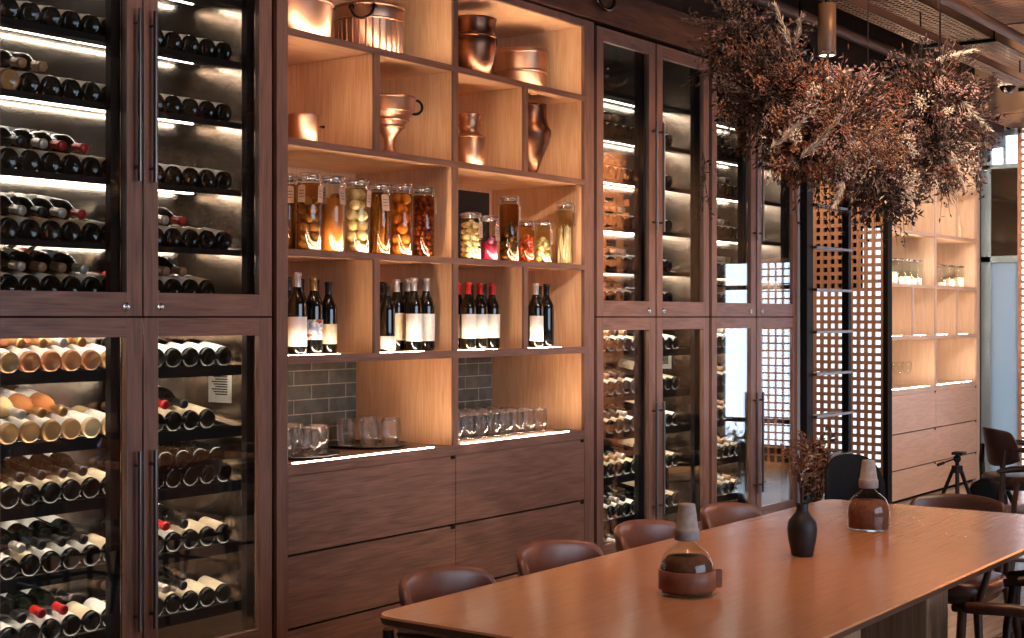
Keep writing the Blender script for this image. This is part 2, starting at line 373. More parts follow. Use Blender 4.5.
# ------------------------------------------------------------------ wine coolers
SU = [1.565, 1.752, 1.982, 2.242, 2.477, 2.712]
TILT = R(10); TT = math.tan(TILT)
SL = [1.31, 1.075, .865, .63, .40, .17]
def cooler(x0, ld, rdr, label, paper=None):
    r = thing('wine_cooler', label, 'wine cooler', (x0, 4.0, 0))
    x1 = rdr[1]+.01
    ca = MB()
    ca.box(x0, x0+.02, 4.03, 4.6, .0, 3.03).box(x1-.02, x1, 4.03, 4.6, 0, 3.03).box(x0, x1, 4.03, 4.6, 3.0, 3.03).box(x0, x1, 4.03, 4.6, .06, .1)
    ca.box(x0, x1, 4.58, 4.6, .1, 3.0).box(x0+.02, x1-.02, 4.03, 4.58, 1.508, 1.53).box(x0+.02, x1-.02, 4.028, 4.045, 1.486, 1.512)
    ca.build('carcass', 'blackgap', r)
    box1(x0, x1, 4.02, 4.06, 0, .1).build('plinth', 'wal_d', r)
    comps = []
    cxs = ld[1]-.096, rdr[0]+.096
    a, b = ld[0]+.03, rdr[1]-.085
    comps = [(a, cxs[0]), (cxs[1]-.06, b)]
    BK = 4.405
    ln = MB()
    for z0, z1 in ((1.53, 3.0), (.1, 1.506)):
        ln.box(a-.004, a, 4.09, BK, z0, z1).box(b+.06, b+.064, 4.05, BK, z0, z1).box(a-.004, b+.064, BK, BK+.005, z0, z1)
    ln.build('steel_lining', 'steel', r)
    for ub in (cxs[0], b):
        MB().box(ub, ub+.034, 4.05, 4.078, .1, 3.0).build('upright', 'black', r)
        if ub < b: MB().box(ub+.056, ub+.066, 4.046, 4.0785, .1, 3.0).build('divider_plate', 'gasket', r)
        MB().box(ub+.036, ub+.041, 4.05, 4.06, .1, 3.0).box(ub+.052, ub+.056, 4.05, 4.06, .1, 3.0).build('gasket_strip', 'black', r)
    for zz in SU+SL:
        sh = MB()
        sh.box(a, b, 4.079, 4.088, zz-(.016 if zz > 1.5 else .034), zz+.006)
        for yy in (4.11, 4.15, 4.20, 4.25, 4.30, 4.385): sh.box(a, b, yy-.011, yy+.011, zz+(yy-4.09)*TT-.014, zz+(yy-4.09)*TT-.004)
        for xx in (a+.006, (a+b)/2, b-.006): sh.stack([[(xx+q*.006, 4.08, zz-.018+h*.014), (xx+q*.006, BK, zz+(BK-4.09)*TT-.018+h*.014)][::1] for q, h in ()] or [[(xx-.006, yv, zz+(yv-4.09)*TT-.016), (xx+.006, yv, zz+(yv-4.09)*TT-.016), (xx+.006, yv, zz+(yv-4.09)*TT-.004), (xx-.006, yv, zz+(yv-4.09)*TT-.004)] for yv in (4.08, BK)])
        so = sh.build('shelf', 'black', r)
        if zz in (1.565, .17): continue
        y = 4.345 if zz > 1.5 else 4.10
        zl = zz+(y-4.09)*TT if zz < 1.5 else max(min(zz+(y-4.09)*TT+.004, EYE+(zz-.020-EYE)*(y/4.08)+.0155), 1.752+.0215)
        box1(a+.01, b-.012, y-.006, y+.006, zl-.021, zl-.0155).build('light_strip', 'led2' if zz > 1.5 else 'led3', so)
    for z0, z1, y in ((.1, 1.475, 4.11),):
        box1(a+.01, b-.01, y-.007, y+.007, z1-.010, z1-.002).build('light_strip', 'led3', r)
    for side, (a, b) in enumerate((ld, rdr)):
        for z0, z1, ga, gb in ((1.503, 3.02, 1.586, 2.95), (.115, 1.497, .30, 1.43)):
            s = .064; s2 = .066
            fr = MB()
            fr.box(a, a+s, 4.0, 4.026, z0, z1, 1).box(b-s2, b, 4.0, 4.026, z0, z1, 1)
            fr.box(a+s, b-s2, 4.0, 4.026, z0, ga, 0).box(a+s, b-s2, 4.0, 4.026, gb, z1, 0)
            do = fr.build('door', ['wal_x', 'wal_z'], r, .0015)
            box1(a+s-.004, b-s2+.004, 4.011, 4.017, ga-.004, gb+.004).build('glass_pane', 'pane', do)
            hx = (b-.032) if side == 0 else (a+.028)
            hz0, hz1 = (1.975, 2.58) if z0 > 1 else (.40, 1.03)
            h = MB().cyl((hx, 3.972, hz0), (hx, 3.972, hz1), .008, n=14)
            for zz in (hz0+.05, hz1-.05): h.cyl((hx, 3.972, zz), (hx, 4.002, zz), .006, n=10)
            h.build('handle', 'handle', do)
            if z0 > 1:
                kx = (b-s2-.006) if side == 0 else (a+s+.006)
                rot = Matrix.Rotation(R(90), 3, 'X')
                MB().lathe([(.0001,.004),(.007,.004),(.0075,.0065),(.014,.0065),(.0155,.003),(.0155,-.002)], 20, (kx, 4.0, 1.536), rot).build('lock', 'chrome', do)
    return r, comps
COOL = []
for x0, ld, rd, lb in (
  (2.64, (2.655, 3.286), (3.295, 3.918), 'tall walnut wine cooler nearest the camera at the left edge'),
  (6.25, (6.257, 6.858), (6.876, 7.484), 'tall walnut wine cooler right of the lit open shelving'),
  (7.508, (7.521, 8.10), (8.117, 8.706), 'tall walnut wine cooler beside the black ladder')):
    COOL.append(cooler(x0, ld, rd, lb))
structure('trim_5', MB().box(3.93, 3.945, 4.06, 4.6, 0, 3.03).box(6.23, 6.249, 4.06, 4.6, 0, 3.03).box(7.495, 7.507, 4.06, 4.6, 0, 3.03), 'blackgap')
structure('wall_side', box1(2.52, 2.635, 4.0, 4.6, 0, 3.03), 'wal_z')

# ------------------------------------------------------------------ bottles
BP = [(.0001,.006),(.022,.004),(.030,0),(.0355,.002),(.037,.008),(.0372,.185),(.035,.2),(.027,.218),(.0185,.235),(.0150,.252),(.0142,.29),(.0165,.292),(.0165,.302),(.0125,.304),(.0001,.304)]
def bottle_proto(kind, n=18):
    glassm, labm, capm, lz, back = kind
    mb = MB().lathe(BP, n)
    b = mb.build('wine_bottle', glassm)
    if labm:
        l0, l1 = lz
        MB().lathe([(.0373, l0), (.0379, l0+.0005), (.0379, l1-.0005), (.0373, l1)], 16, a0=-90-back, a1=-90+back).build('label', labm, b)
    if capm:
        MB().lathe([(.0155,.243),(.0152,.252),(.0148,.288),(.0172,.291),(.0172,.3035),(.0125,.3055),(.0001,.3055)], n).build('capsule', capm, b)
    return b
KINDS0 = {
 'dark bottle with white label': ('bdark', 'lwhite', 'cblack', (.055,.15), 72),
 'dark bottle with cream label': ('bdark', 'lcream', 'ctan', (.05,.155), 75),
 'green bottle with white label': ('bgreen', 'lwhite', 'cred', (.06,.14), 60),
 'dark bottle with silver capsule': ('bdark', 'lwhite', 'cwhite', (.045,.16), 80),
 'amber bottle with white label': ('bamber', 'lwhite', 'cgold', (.055,.15), 70),
 'orange bottle with white label': ('brose', 'lwhite', 'cgold', (.055,.15), 70),
 'pale bottle with white label': ('bpale', 'lwhite', 'cwhite', (.055,.15), 70),
 'dark plain bottle': ('bdark', None, 'cblack', (0,0), 0),
 'dark bottle with orange label': ('bdark', 'lorange', 'ctan', (.05,.15), 70),
}
KINDS = dict(KINDS0)
for _k, _v in KINDS0.items():
    KINDS[_k+' low'] = (_v[0], _v[1], _v[2], (.02, .125), 88) if _v[1] else _v
protos = {k: bottle_proto(v) for k, v in KINDS.items()}
used = set()
def new_bottle(kind):
    if kind not in used: used.add(kind); return protos[kind]
    return dup(protos[kind])
def lay(kind, x, z, neck_out, spin, dy=0.0):
    # (x, z): axis of the bottle at the front of its sloping shelf
    b = new_bottle(kind)
    if neck_out:
        m = Matrix.Rotation(R(90)+TILT, 4, 'X') @ Matrix.Rotation(R(180+spin), 4, 'Z'); y = 4.393+dy; z += (y-4.095)*TT
    else:
        m = Matrix.Rotation(TILT-R(90), 4, 'X') @ Matrix.Rotation(R(spin), 4, 'Z'); y = 4.091+dy
    b.rotation_euler = m.to_euler(); b.location = (x, y, z)
    return b
ORD = ['first', 'second', 'third', 'fourth', 'fifth', 'sixth', 'seventh', 'eighth', 'ninth']
rng = random.Random(3)
dk = ['dark bottle with white label', 'dark bottle with cream label', 'dark bottle with silver capsule', 'green bottle with white label']
# per cooler and door: shelf -> (kinds below, number below, kinds above, number above); 0 skips
CN = ['nearest cooler', 'middle cooler', 'farthest cooler']
def shelf_fill(ci, side, zi, z, a, b, nlow, nup, kinds_low, kinds_up, start=0, up_start=0):
    upper = z > 1.5
    dn = 'upper' if upper else 'lower'
    order = sorted(SU if upper else SL, reverse=True).index(z)
    where = '%s shelf, %s %s door, %s' % (ORD[order], dn, 'left' if side == 0 else 'right', CN[ci])
    pitch = .0825
    xs = [b+.04-pitch*i for i in range(nlow+1)] if side == 0 else [a+.10+pitch*(i+start) for i in range(nlow)]
    xs.sort()
    for i, x in enumerate(xs):
        k = rng.choice(kinds_low)
        o = lay(k+' low', x, z+.0375, False, rng.uniform(-22, 22), rng.uniform(0, .003))
        used_labels(o, i, k, 'base outward, lower layer', where)
    ux = sorted([xs[j]+pitch/2*.98 for j in range(len(xs)-1)])
    ux = ux[up_start:up_start+nup]
    for i, x in enumerate(ux):
        k = rng.choice(kinds_up)
        o = lay(k, x, z+.0375+.065, True, rng.uniform(-25, 25), rng.uniform(-.012, 0))
        used_labels(o, i, k, 'neck outward, upper layer', where)
def used_labels(o, i, k, how, where):
    tag(o, '%s bottle, %s from left, %s, %s' % (k.split(' ')[0], ORD[i], how, where), 'bottle', 'wine bottles lying in the coolers')
amb = ['amber bottle with white label', 'orange bottle with white label', 'pale bottle with white label']
A_, B_, C_ = COOL[0][1], COOL[1][1], COOL[2][1]
wl = ['dark bottle with white label']
# nearest cooler, left door
(a, b) = A_[0]
shelf_fill(0, 0, 0, 2.477, a, b, 5, 0, dk, dk)
shelf_fill(0, 0, 0, 2.242, a, b, 5, 2, dk+amb[:1], dk)
shelf_fill(0, 0, 0, 1.982, a, b, 5, 4, dk, dk)
shelf_fill(0, 0, 0, 1.752, a, b, 5, 4, dk[:2], dk)
shelf_fill(0, 0, 0, 1.565, a, b, 5, 4, dk, dk[:3]+['dark bottle with orange label'])
shelf_fill(0, 0, 0, 1.31, a, b, 5, 4, amb[:2], amb)
shelf_fill(0, 0, 0, 1.075, a, b, 5, 3, amb, amb)
shelf_fill(0, 0, 0, .865, a, b, 5, 4, dk[1:2], dk[:2])
shelf_fill(0, 0, 0, .63, a, b, 5, 4, dk[:2], dk)
shelf_fill(0, 0, 0, .40, a, b, 5, 3, dk[:3], dk)
# nearest cooler, right door
(a, b) = A_[1]
shelf_fill(0, 1, 0, 2.477, a, b, 5, 0, dk, dk)
shelf_fill(0, 1, 0, 2.242, a, b, 5, 0, dk, dk)
shelf_fill(0, 1, 0, 1.982, a, b, 5, 0, dk, dk)
shelf_fill(0, 1, 0, 1.752, a, b, 5, 2, dk, dk)
shelf_fill(0, 1, 0, 1.565, a, b, 4, 2, dk, dk[:3])
shelf_fill(0, 1, 0, 1.31, a, b, 5, 0, wl, wl)
shelf_fill(0, 1, 0, 1.075, a, b, 4, 2, dk[1:2], dk)
shelf_fill(0, 1, 0, .865, a, b, 5, 0, ['dark plain bottle'], dk)
shelf_fill(0, 1, 0, .63, a, b, 5, 2, dk[:2], dk)
shelf_fill(0, 1, 0, .40, a, b, 5, 2, dk[:2], dk)
# middle cooler
(a, b) = B_[0]
for z in SU[:5]: shelf_fill(1, 0, 0, z, a, b, 5, 3, dk[:3], dk[:3], up_start=1)
for z in SL: shelf_fill(1, 0, 0, z, a, b, 5, 3, dk[:3] if z != .63 else dk[:2]+['dark bottle with orange label'], dk[:3], up_start=1)
(a, b) = B_[1]
for z in SU[:5]: shelf_fill(1, 1, 0, z, a, b, 3, 0, dk[:3], dk[:3])
for z in SL[:5]: shelf_fill(1, 1, 0, z, a, b, 4, 1, dk[:3], dk[:3])
(a, b) = C_[0]
for z in SU[:5]: shelf_fill(2, 0, 0, z, a, b, 4, 2, dk[:3], dk[:3], up_start=1)
for z in SL[:5]: shelf_fill(2, 0, 0, z, a, b, 4, 2, dk[:3], dk[:3], up_start=1)

# the black block of unlabelled bottles low in the nearest cooler
(a, b) = A_[1]
for i in range(4):
    o = lay('dark plain bottle', a+.14+.0825*i, .865+.0375+.066, False, 0, 0)
    tag(o, '%s black unlabelled bottle, base outward, upper layer, third shelf, lower right door, nearest wine cooler' % ORD[i], 'bottle', 'wine bottles lying in the coolers')
for k_ in protos:
    if k_ not in used:
        for c_ in list(protos[k_].children): bpy.data.objects.remove(c_)
        bpy.data.objects.remove(protos[k_])
# ------------------------------------------------------------------ open shelving units
SZ = [(2.613, 2.639), (2.18, 2.207), (1.742, 1.768), (1.314, 1.348)]
def shelving(x0, x1, Y, label, wx_='wal_x', wz_='wal_z', oz='oak_z', ox='oak_x'):
    r = thing('shelving_unit', label, 'shelving', (x0, Y, 0))
    ia, ib = x0+.06, x1-.09
    w = (ib-ia)
    mid = ia+w*.4995; dv = .036
    q1, q3 = ia+w*.2475, ia+w*.7565
    D = Y+.596
    fr = MB()
    fr.box(x0, ia, Y, Y+.02, 0, 3.03).box(ib, x1, Y, Y+.02, 0, 3.03).box(ia, ib, Y, Y+.02, 2.995, 3.03)
    fr.box(mid-dv/2, mid+dv/2, Y, Y+.012, .918, 2.995)
    fr.build('face_frame', wz_, r, .001)
    ca = MB()
    ca.box(ia-.02, ia, Y+.02, D, 0, 3.0).box(ib, ib+.02, Y+.02, D, 0, 3.0).box(ia-.02, ib+.02, Y+.02, D, 2.995, 3.02)
    ca.box(ia-.02, ib+.02, D, D+.015, 0, 3.0)
    ca.build('carcass', oz, r)
    box1(mid-dv/2, mid+dv/2, Y+.012, D, .918, 2.995).build('divider', oz, r)
    box1(ia, ib, D-.004, D, .918, 1.314).build('tile_splashback', 'tile', r)
    for (z0, z1) in SZ:
        sh = MB().box(ia, ib, Y+.012, D, z0+.001, z1-.001, 0).box(ia, ib, Y-.001, Y+.012, z0, z1, 1)
        so = sh.build('shelf', [ox, wx_], r)
        full = z0 in (2.613, 1.742)
        edges = [(ia, mid-dv/2), (mid+dv/2, ib)] if full else [(ia, q1-.018), (q1+.018, mid-.018), (mid+.018, q3-.018), (q3+.018, ib)]
        for a, b in edges:
            box1(a+.035, (a+(b-a)*.63 if not full else b-.12), Y+.02, Y+.034, z1-.001, z1+.001).build('light_strip', 'led', so)
    for z0, z1 in ((2.207, 2.613), (1.348, 1.742)):
        for q in (q1, q3):
            dd = MB().box(q-.018, q+.018, Y+.012, D, z0, z1, 0).box(q-.018, q+.018, Y, Y+.012, z0, z1, 1)
            dd.build('divider', [oz, wz_], r)
    ct = MB().box(ia, ib, Y, D, .872, .918).build('countertop', wx_, r, .0015)
    for a, b in ((ia, mid-dv/2), (mid+dv/2, ib)):
        box1(a+.045, b-.13, Y+.008, Y+.022, .9175, .9205).build('light_strip', 'led', ct)
    box1(ia, ib, Y+.04, D, .0, .872).build('drawer_case', 'blackgap', r)
    for a, b in ((ia+.002, mid-.002), (mid+.002, ib-.002)):
        for z0, z1 in ((.563, .8745), (.272, .558), (.03, .267)):
            d = MB().box(a, b, Y+.001, Y+.022, z0, z1-.004)
            dw = d.build('drawer', wx_, r, .001)
            box1(b-.035, b-.003, Y+.0005, Y+.02, z1-.018, z1-.003).build('finger_pull', 'blackgap', dw)
    return ia, ib, mid, q1, q3, D
U1 = shelving(3.945, 6.228, 4.0, 'lit walnut and oak shelving with copper pots, jars and bottles')
U2 = shelving(10.80, 13.08, 4.2, 'far daylit walnut and oak shelving with drawers beyond the lattice screen', 'farwood_x', 'farwood_z', 'farint_z', 'farint_x')

# copper ware: profile, position, label
def ware(name, prof, x, y, z, mat, label, n=36, extra=None):
    r = thing(name, label, 'pot', (x, y, z))
    MB().lathe(prof, n, (x, y, z)).build('body', mat, r)
    if extra: extra(r, x, y, z)
    return r
def hoops(pairs, mat='copper'):
    def f(r, x, y, z):
        for rad, h, t in pairs:
            MB().lathe([(rad-.004, h-t), (rad+.004, h-t*.6), (rad+.006, h), (rad+.004, h+t*.6), (rad-.004, h+t)], 36, (x, y, z), closed=True).build('hoop', mat, r)
    return f
T1, T2, T3, T4, TC = 2.639, 2.207, 1.768, 1.348, .918
ware('copper_basin', [(.0001,.003),(.15,.0),(.158,.006),(.165,.16),(.17,.166),(.166,.17),(.158,.166),(.152,.012),(.0001,.008)], 4.235, 4.205, T1, 'copper', 'wide copper basin on the top shelf, leftmost', extra=hoops([(.166,.158,.008)]))
def rib_handles(r, x, y, z):
    hoops([(.153,.225,.008), (.150,.166,.007)])(r, x, y, z)
    rb = MB()
    for i in range(30):
        a = 2*math.pi*i/30; rb.cyl((x+.147*math.cos(a), y+.147*math.sin(a), z+.012), (x+.149*math.cos(a), y+.149*math.sin(a), z+.16), .0045, n=6)
    rb.build('ribs', 'copper', r)
    for s in (205, 262):
        a = R(s); ux, uy = math.cos(a), math.sin(a)
    a = R(212); c = Vector((x+.158*math.cos(a), y+.158*math.sin(a), z+.205)); tx = Vector((-math.sin(a), math.cos(a), 0)); out = Vector((math.cos(a), math.sin(a), 0))
    h = MB(); pts = []
    for i in range(13):
        t = math.pi*i/12; pts.append(c + tx*(.05*math.cos(t)) + Vector((0,0,-.055*math.sin(t))) + out*(.012+.02*math.sin(t)))
    h.tube(pts, .006, 8)
    for s in (-1, 1): h.sphere(c+tx*(.05*s)+out*.004, .014, 10, 6)
    h.build('bail_handle', 'iron', r)
ware('copper_pot', [(.0001,.003),(.135,0),(.146,.008),(.149,.16),(.153,.17),(.153,.228),(.15,.232),(.145,.228),(.14,.012),(.0001,.008)], 4.735, 4.225, T1, 'copper', 'ribbed copper pot with black iron handle on the top shelf', extra=rib_handles)
def urn_x(r, x, y, z):
    hoops([(.108,.2,.01)], 'copper_d')(r, x, y, z)
    c = Vector((x+.112, y-.03, z+.215)); pts = [c+Vector((.004+.02*math.sin(t), -.008*math.sin(t), .045*math.cos(t)-.02)) for t in [math.pi*i/8 for i in range(9)]]
    MB().tube(pts, .006, 8).build('handle', 'iron', r)
ware('copper_urn', [(.0001,.004),(.062,0),(.07,.006),(.098,.08),(.112,.15),(.112,.185),(.104,.205),(.106,.25),(.112,.275),(.115,.285),(.11,.288),(.1,.27),(.098,.2),(.0001,.02)], 5.405, 4.16, T1, 'copper_d', 'polished dark copper urn on the top shelf, right of centre', extra=urn_x)
def drum_x(r, x, y, z):
    hoops([(.136,.212,.006), (.136,.115,.009)])(r, x, y, z)
    a = R(-25); c = Vector((x+.14*math.cos(a), y+.14*math.sin(a), z+.2))
    MB().sphere(c, .014, 10, 6).cyl(c, c+Vector((.012,-.006,.03)), .005).build('lug', 'iron', r)
ware('copper_drum_pot', [(.0001,.003),(.128,0),(.134,.008),(.134,.215),(.138,.226),(.134,.23),(.128,.224),(.126,.012),(.0001,.008)], 5.955, 4.27, T1, 'copper', 'plain round copper pot with raised band behind the urn', extra=drum_x)
ware('copper_cup', [(.0001,.003),(.06,0),(.064,.004),(.066,.118),(.07,.124),(.067,.128),(.061,.122),(.058,.01),(.0001,.007)], 4.245, 4.15, T2, 'copper', 'small straight copper cup alone on the second shelf', extra=lambda r,x,y,z: MB().cyl((x+.064,y-.02,z+.085),(x+.085,y-.028,z+.085),.004).sphere((x+.087,y-.029,z+.085),.007,8,5).build('stud','iron',r))
def gob_x(r, x, y, z):
    hoops([(.116,.262,.006), (.104,.205,.005), (.085,.165,.005), (.066,.135,.004)])(r, x, y, z)
    c = Vector((x+.118, y-.045, z+.235)); MB().tube([c+Vector((.03*math.cos(t), -.018*math.cos(t)-.004, .032*math.sin(t))) for t in [2*math.pi*i/18 for i in range(18)]], .0065, 8, closed=True).build('ring_handle', 'iron', r)
ware('copper_footed_bowl', [(.0001,.004),(.052,0),(.056,.006),(.034,.022),(.022,.05),(.024,.085),(.034,.1),(.062,.13),(.064,.14),(.082,.162),(.084,.17),(.102,.2),(.114,.21),(.116,.262),(.12,.268),(.113,.268),(.1,.21),(.05,.12),(.0001,.11)], 4.79, 4.155, T2, 'copper', 'stepped copper bowl on a foot with ring handle, second shelf', extra=gob_x)
ware('copper_flask', [(.0001,.003),(.07,0),(.074,.005),(.077,.145),(.07,.156),(.05,.166),(.044,.176),(.046,.19),(.056,.205),(.05,.22),(.056,.236),(.06,.256),(.056,.262),(.05,.258),(.04,.18),(.0001,.17)], 5.365, 4.15, T2, 'copper', 'hammered copper jar with knobbed narrow neck on the second shelf', extra=hoops([(.076,.146,.005)]))
ware('copper_vase', [(.0001,.003),(.026,0),(.03,.004),(.06,.085),(.092,.165),(.108,.215),(.109,.235),(.094,.262),(.086,.3),(.084,.35),(.088,.368),(.082,.368),(.078,.3),(.09,.22),(.0001,.03)], 5.885, 4.165, T2, 'copper_d', 'tall tapering copper vase with waisted neck, second shelf right')

# preserving jars
BRINE = {'amber': glass('brine_amber', '#f0d3a8', 1.33), 'pale': glass('brine_pale', '#f6ecd6', 1.33), 'brown': glass('brine_brown', '#dab98e', 1.33)}
def jar(px, h, rad, content, label, tagside=None, Y=4.085, n=28, brine='amber'):
    x = wx(px, Y); z = T3+.0025
    r = thing('preserving_jar', label, 'jar', (x, Y, z), 0, 'preserving jars on the middle shelf')
    R0 = rad
    MB().lathe([(.0001,.0),(R0-.006,0),(R0,.006),(R0,h-.055),(R0-.007,h-.04),(R0-.009,h-.026),(R0-.005,h-.024)], n, (x,Y,z)).build('glass_body', 'jarglass', r)
    MB().lathe([(R0-.004,h-.022),(R0,h-.018),(R0,h-.010),(R0-.01,h-.002),(R0-.022,h),(.0001,h-.003)], n, (x,Y,z)).build('glass_lid', 'glassrim', r)
    cl = MB().lathe([(R0-.006,h-.030),(R0-.003,h-.028),(R0-.003,h-.025),(R0-.006,h-.023)], n, (x,Y,z), closed=True)
    cl.tube([(x+.012,Y-R0+.002,z+h-.004),(x+.014,Y-R0-.008,z+h-.02),(x+.01,Y-R0-.009,z+h-.05),(x-.01,Y-R0-.009,z+h-.05),(x-.014,Y-R0-.008,z+h-.02),(x-.012,Y-R0+.002,z+h-.004)], .0016, 6)
    cl.build('wire_clamp', 'chrome', r)
    ri = R0-.005
    kind, mats, fill = content
    rg = random.Random(px)
    cb = MB(); top = h*fill
    mats = [plain('%s_%d' % (kind, px)+str(i), c, .35, 0, .5, .3) for i, c in enumerate(mats)]
    if kind in ('onions', 'fruit', 'berries', 'garlic', 'nuts'):
        sr = {'onions': .027, 'fruit': .022, 'berries': .0135, 'garlic': .017, 'nuts': .011}[kind]
        zz = sr+.004; k = 0
        while zz < top:
            ring = max(1, int(math.pi*(ri-sr)/(sr*1.02))); off = rg.random()*6
            for j in range(ring):
                a = off+2*math.pi*j/ring
                cb.sphere((x+(ri-sr)*math.cos(a), Y+(ri-sr)*math.sin(a), z+zz+rg.uniform(-.003,.003)), sr*rg.uniform(.9,1.0), 10, 7, rg.randrange(len(mats)), (1,1,rg.uniform(.85,1)))
            if ri > sr*2.1: cb.sphere((x+rg.uniform(-.006,.006), Y-.004, z+zz+sr*.8), sr*.95, 10, 7, rg.randrange(len(mats)))
            zz += sr*1.62
    elif kind == 'liquid':
        cb.lathe([(.0001,.005),(ri,.005),(ri,top),(.0001,top)], 24, (x,Y,z))
        for j in range(5): cb.sphere((x+rg.uniform(-.02,.02), Y-.02, z+top+rg.uniform(-.01,.012)), .017, 10, 6, min(1, len(mats)-1))
    else:                                             # strips: long slices leaning against the glass
        for j in range(34):
            a = rg.uniform(0, 6.28); r1 = rg.uniform(.4,1)*(ri-.006); a2 = a+rg.uniform(-.6,.6)
            r2 = rg.uniform(.4,1)*(ri-.006); zt = top*rg.uniform(.6,1)
            cb.tube([(x+r1*math.cos(a), Y+r1*math.sin(a), z+.008), (x+ri*.7*math.cos((a+a2)/2), Y+ri*.7*math.sin((a+a2)/2), z+zt*.5), (x+r2*math.cos(a2), Y+r2*math.sin(a2), z+zt)], [.005,.007,.003], 6, rg.randrange(len(mats)))
    cb.build('contents', mats, r)
    if kind != 'liquid':
        MB().lathe([(.0001,.004),(ri+.002,.004),(ri+.002,h*.86),(.0001,h*.86)], 24, (x,Y,z)).build('brine', BRINE[brine], r)
    for ts in (tagside if isinstance(tagside, tuple) else (tagside,)):
        if ts is None: continue
        a = R(ts); tx, ty = x+(R0+.004)*math.cos(a), Y+(R0+.004)*math.sin(a)
        c = Vector((tx, ty, z+h-.088)); t = Vector((-math.sin(a), math.cos(a), 0)); o = Vector((math.cos(a), math.sin(a), 0)); zv = Vector((.12*math.sin(px+ts), 0, 1)).normalized()
        def quad(w, hh, d, cz):
            return [c+t*sx*w+zv*(cz+sz*hh)+o*d for sx, sz in ((-1,-1),(1,-1),(1,.8),(.7,1),(-.7,1),(-1,.8))]
        tg = MB().stack([quad(.017, .035, 0, 0), quad(.017, .035, .0015, 0)])
        tg.tube([(x+(R0-.004)*math.cos(a), Y+(R0-.004)*math.sin(a), z+h-.028), c+zv*.04+o*.001, c+zv*.028+o*.002], .0011, 5, 1)
        for q in (.012, .0, -.012): tg.stack([[c+t*sx*.011+zv*(q+sz*.0016)+o*.0014 for sx, sz in ((-1,-1),(1,-1),(1,1),(-1,1))], [c+t*sx*.011+zv*(q+sz*.0016)+o*.0019 for sx, sz in ((-1,-1),(1,-1),(1,1),(-1,1))]], 2)
        tg.build('paper_tag', ['kraft', 'string', 'ink'], r)
    return r
jar(286.5, .318, .047, ('strips', ['#4a3a28', '#6b5030'], .8), 'tall jar of dark pickles, leftmost and half hidden by the frame', -120, Y=4.19, brine='brown')
jar(309, .318, .051, ('fruit', ['#c9b184', '#a98f5c', '#7b6a40'], .74), 'tall jar of pale olives, second from the left frame', (-168, -80), brine='brown')
jar(332, .318, .051, ('liquid', ['#b06420', '#9c5526'], .7), 'tall jar of clear orange preserve with tags hung on both sides', (-178, -88))
jar(357, .318, .053, ('onions', ['#f3e2bf', '#ead0a0'], .86), 'tall jar of large white pickled onions', -78, brine='pale')
jar(380, .31, .047, ('strips', ['#b58a44', '#8f6a30', '#cfae6c'], .84), 'tall jar of golden pickled stalks with a square tag', -112, brine='brown')
jar(401, .318, .051, ('onions', ['#d58a3c', '#c97a32', '#dc9a4c'], .86), 'tall jar of whole orange fruit', None)
jar(423.5, .318, .051, ('berries', ['#a8512e', '#c06a38', '#7e3c22'], .88), 'tall jar of small red berries, rightmost on its shelf', -55, brine='brown')
jar(470.5, .222, .051, ('garlic', ['#eadbbd', '#dcc79a'], .72), 'short jar of white garlic bulbs before the black panel', -84, brine='pale')
jar(489, .215, .044, ('liquid', ['#9e1f3c', '#b5304a'], .42), 'short jar of crimson pickle with a paper tag', -88)
jar(509, .322, .05, ('garlic', ['#7a6a3e', '#93804c', '#3a3020'], .55), 'tall dark jar between the crimson pickle and orange preserve', -70, brine='brown')
jar(526, .21, .042, ('nuts', ['#e08a4a', '#d06a38', '#b83c2c'], .66), 'short jar of bright orange preserve behind the dark jar', None, Y=4.1)
jar(542.5, .218, .046, ('garlic', ['#d8cba0', '#b5a468', '#e6dcb8'], .6), 'short jar of pale green sliced pickle', -80, brine='pale')
jar(564.5, .32, .046, ('strips', ['#e9dcc6', '#dccbb0', '#f0e6d6'], .66), 'tall jar of pale root slices, nearest the right frame', -45, brine='pale')
bp = box1(5.30, 5.585, 4.195, 4.21, T3+.0015, T3+.34).build('chalkboard_panel', 'black', None, .003, loc=(5.44, 4.2, T3))
tag(bp, 'plain black panel propped behind the short jars', 'panel')

# standing bottles
def stand(px, Y, kind, h, label, spin=0):
    glassm, labm, capm, lz, back = kind
    b = bottle_proto(kind, 24); x = wx(px, Y)
    b.location = (x, Y, T4+.001); s = h/.304; b.scale = (min(1.06, s), min(1.06, s), s)
    b.rotation_euler = (0, 0, math.atan2(4, 5)*0 + R(-32+spin))
    tag(b, label, 'bottle', 'wine bottles standing on the lit shelf')
K = lambda g, l, c, z=(.05,.155), bk=70: (g, l, c, z, bk)
stand(288.5, 4.2, K('bdark','lwhite','cblack'), .315, 'standing bottle mostly hidden by the left frame of the shelving')
stand(297, 4.085, K('bdark','lwhite','cwhite',(.03,.14),80), .33, 'tall bottle with large plain white label beside the left frame')
stand(313.5, 4.1, K('bdark','lblue','cgold',(.055,.135),80), .315, 'dark bottle with a colourful grey-blue picture label')
stand(328.5, 4.105, K('bdark','lcream','cblack',(.04,.125),60), .297, 'dark bottle with narrow cream label, right of the picture label')
stand(387, 4.075, K('bdark','lwhite','cblack',(.012,.07),80), .295, 'dark bottle with low white label beside the second divider')
stand(396.5, 4.185, K('bdark','lcream','cwhite',(.045,.16),70), .32, 'dark bottle with cream label second in the group of five')
stand(408, 4.2, K('bdark',None,'cwhite'), .325, 'unlabelled dark bottle standing behind the group of five')
stand(413.5, 4.1, K('bdark','lwhite','cwhite',(.04,.155),75), .325, 'dark white-labelled bottle, left one of the matching pair')
stand(426, 4.105, K('bdark','lwhite','cwhite',(.04,.155),75), .325, 'dark white-labelled bottle, right one of the matching pair')
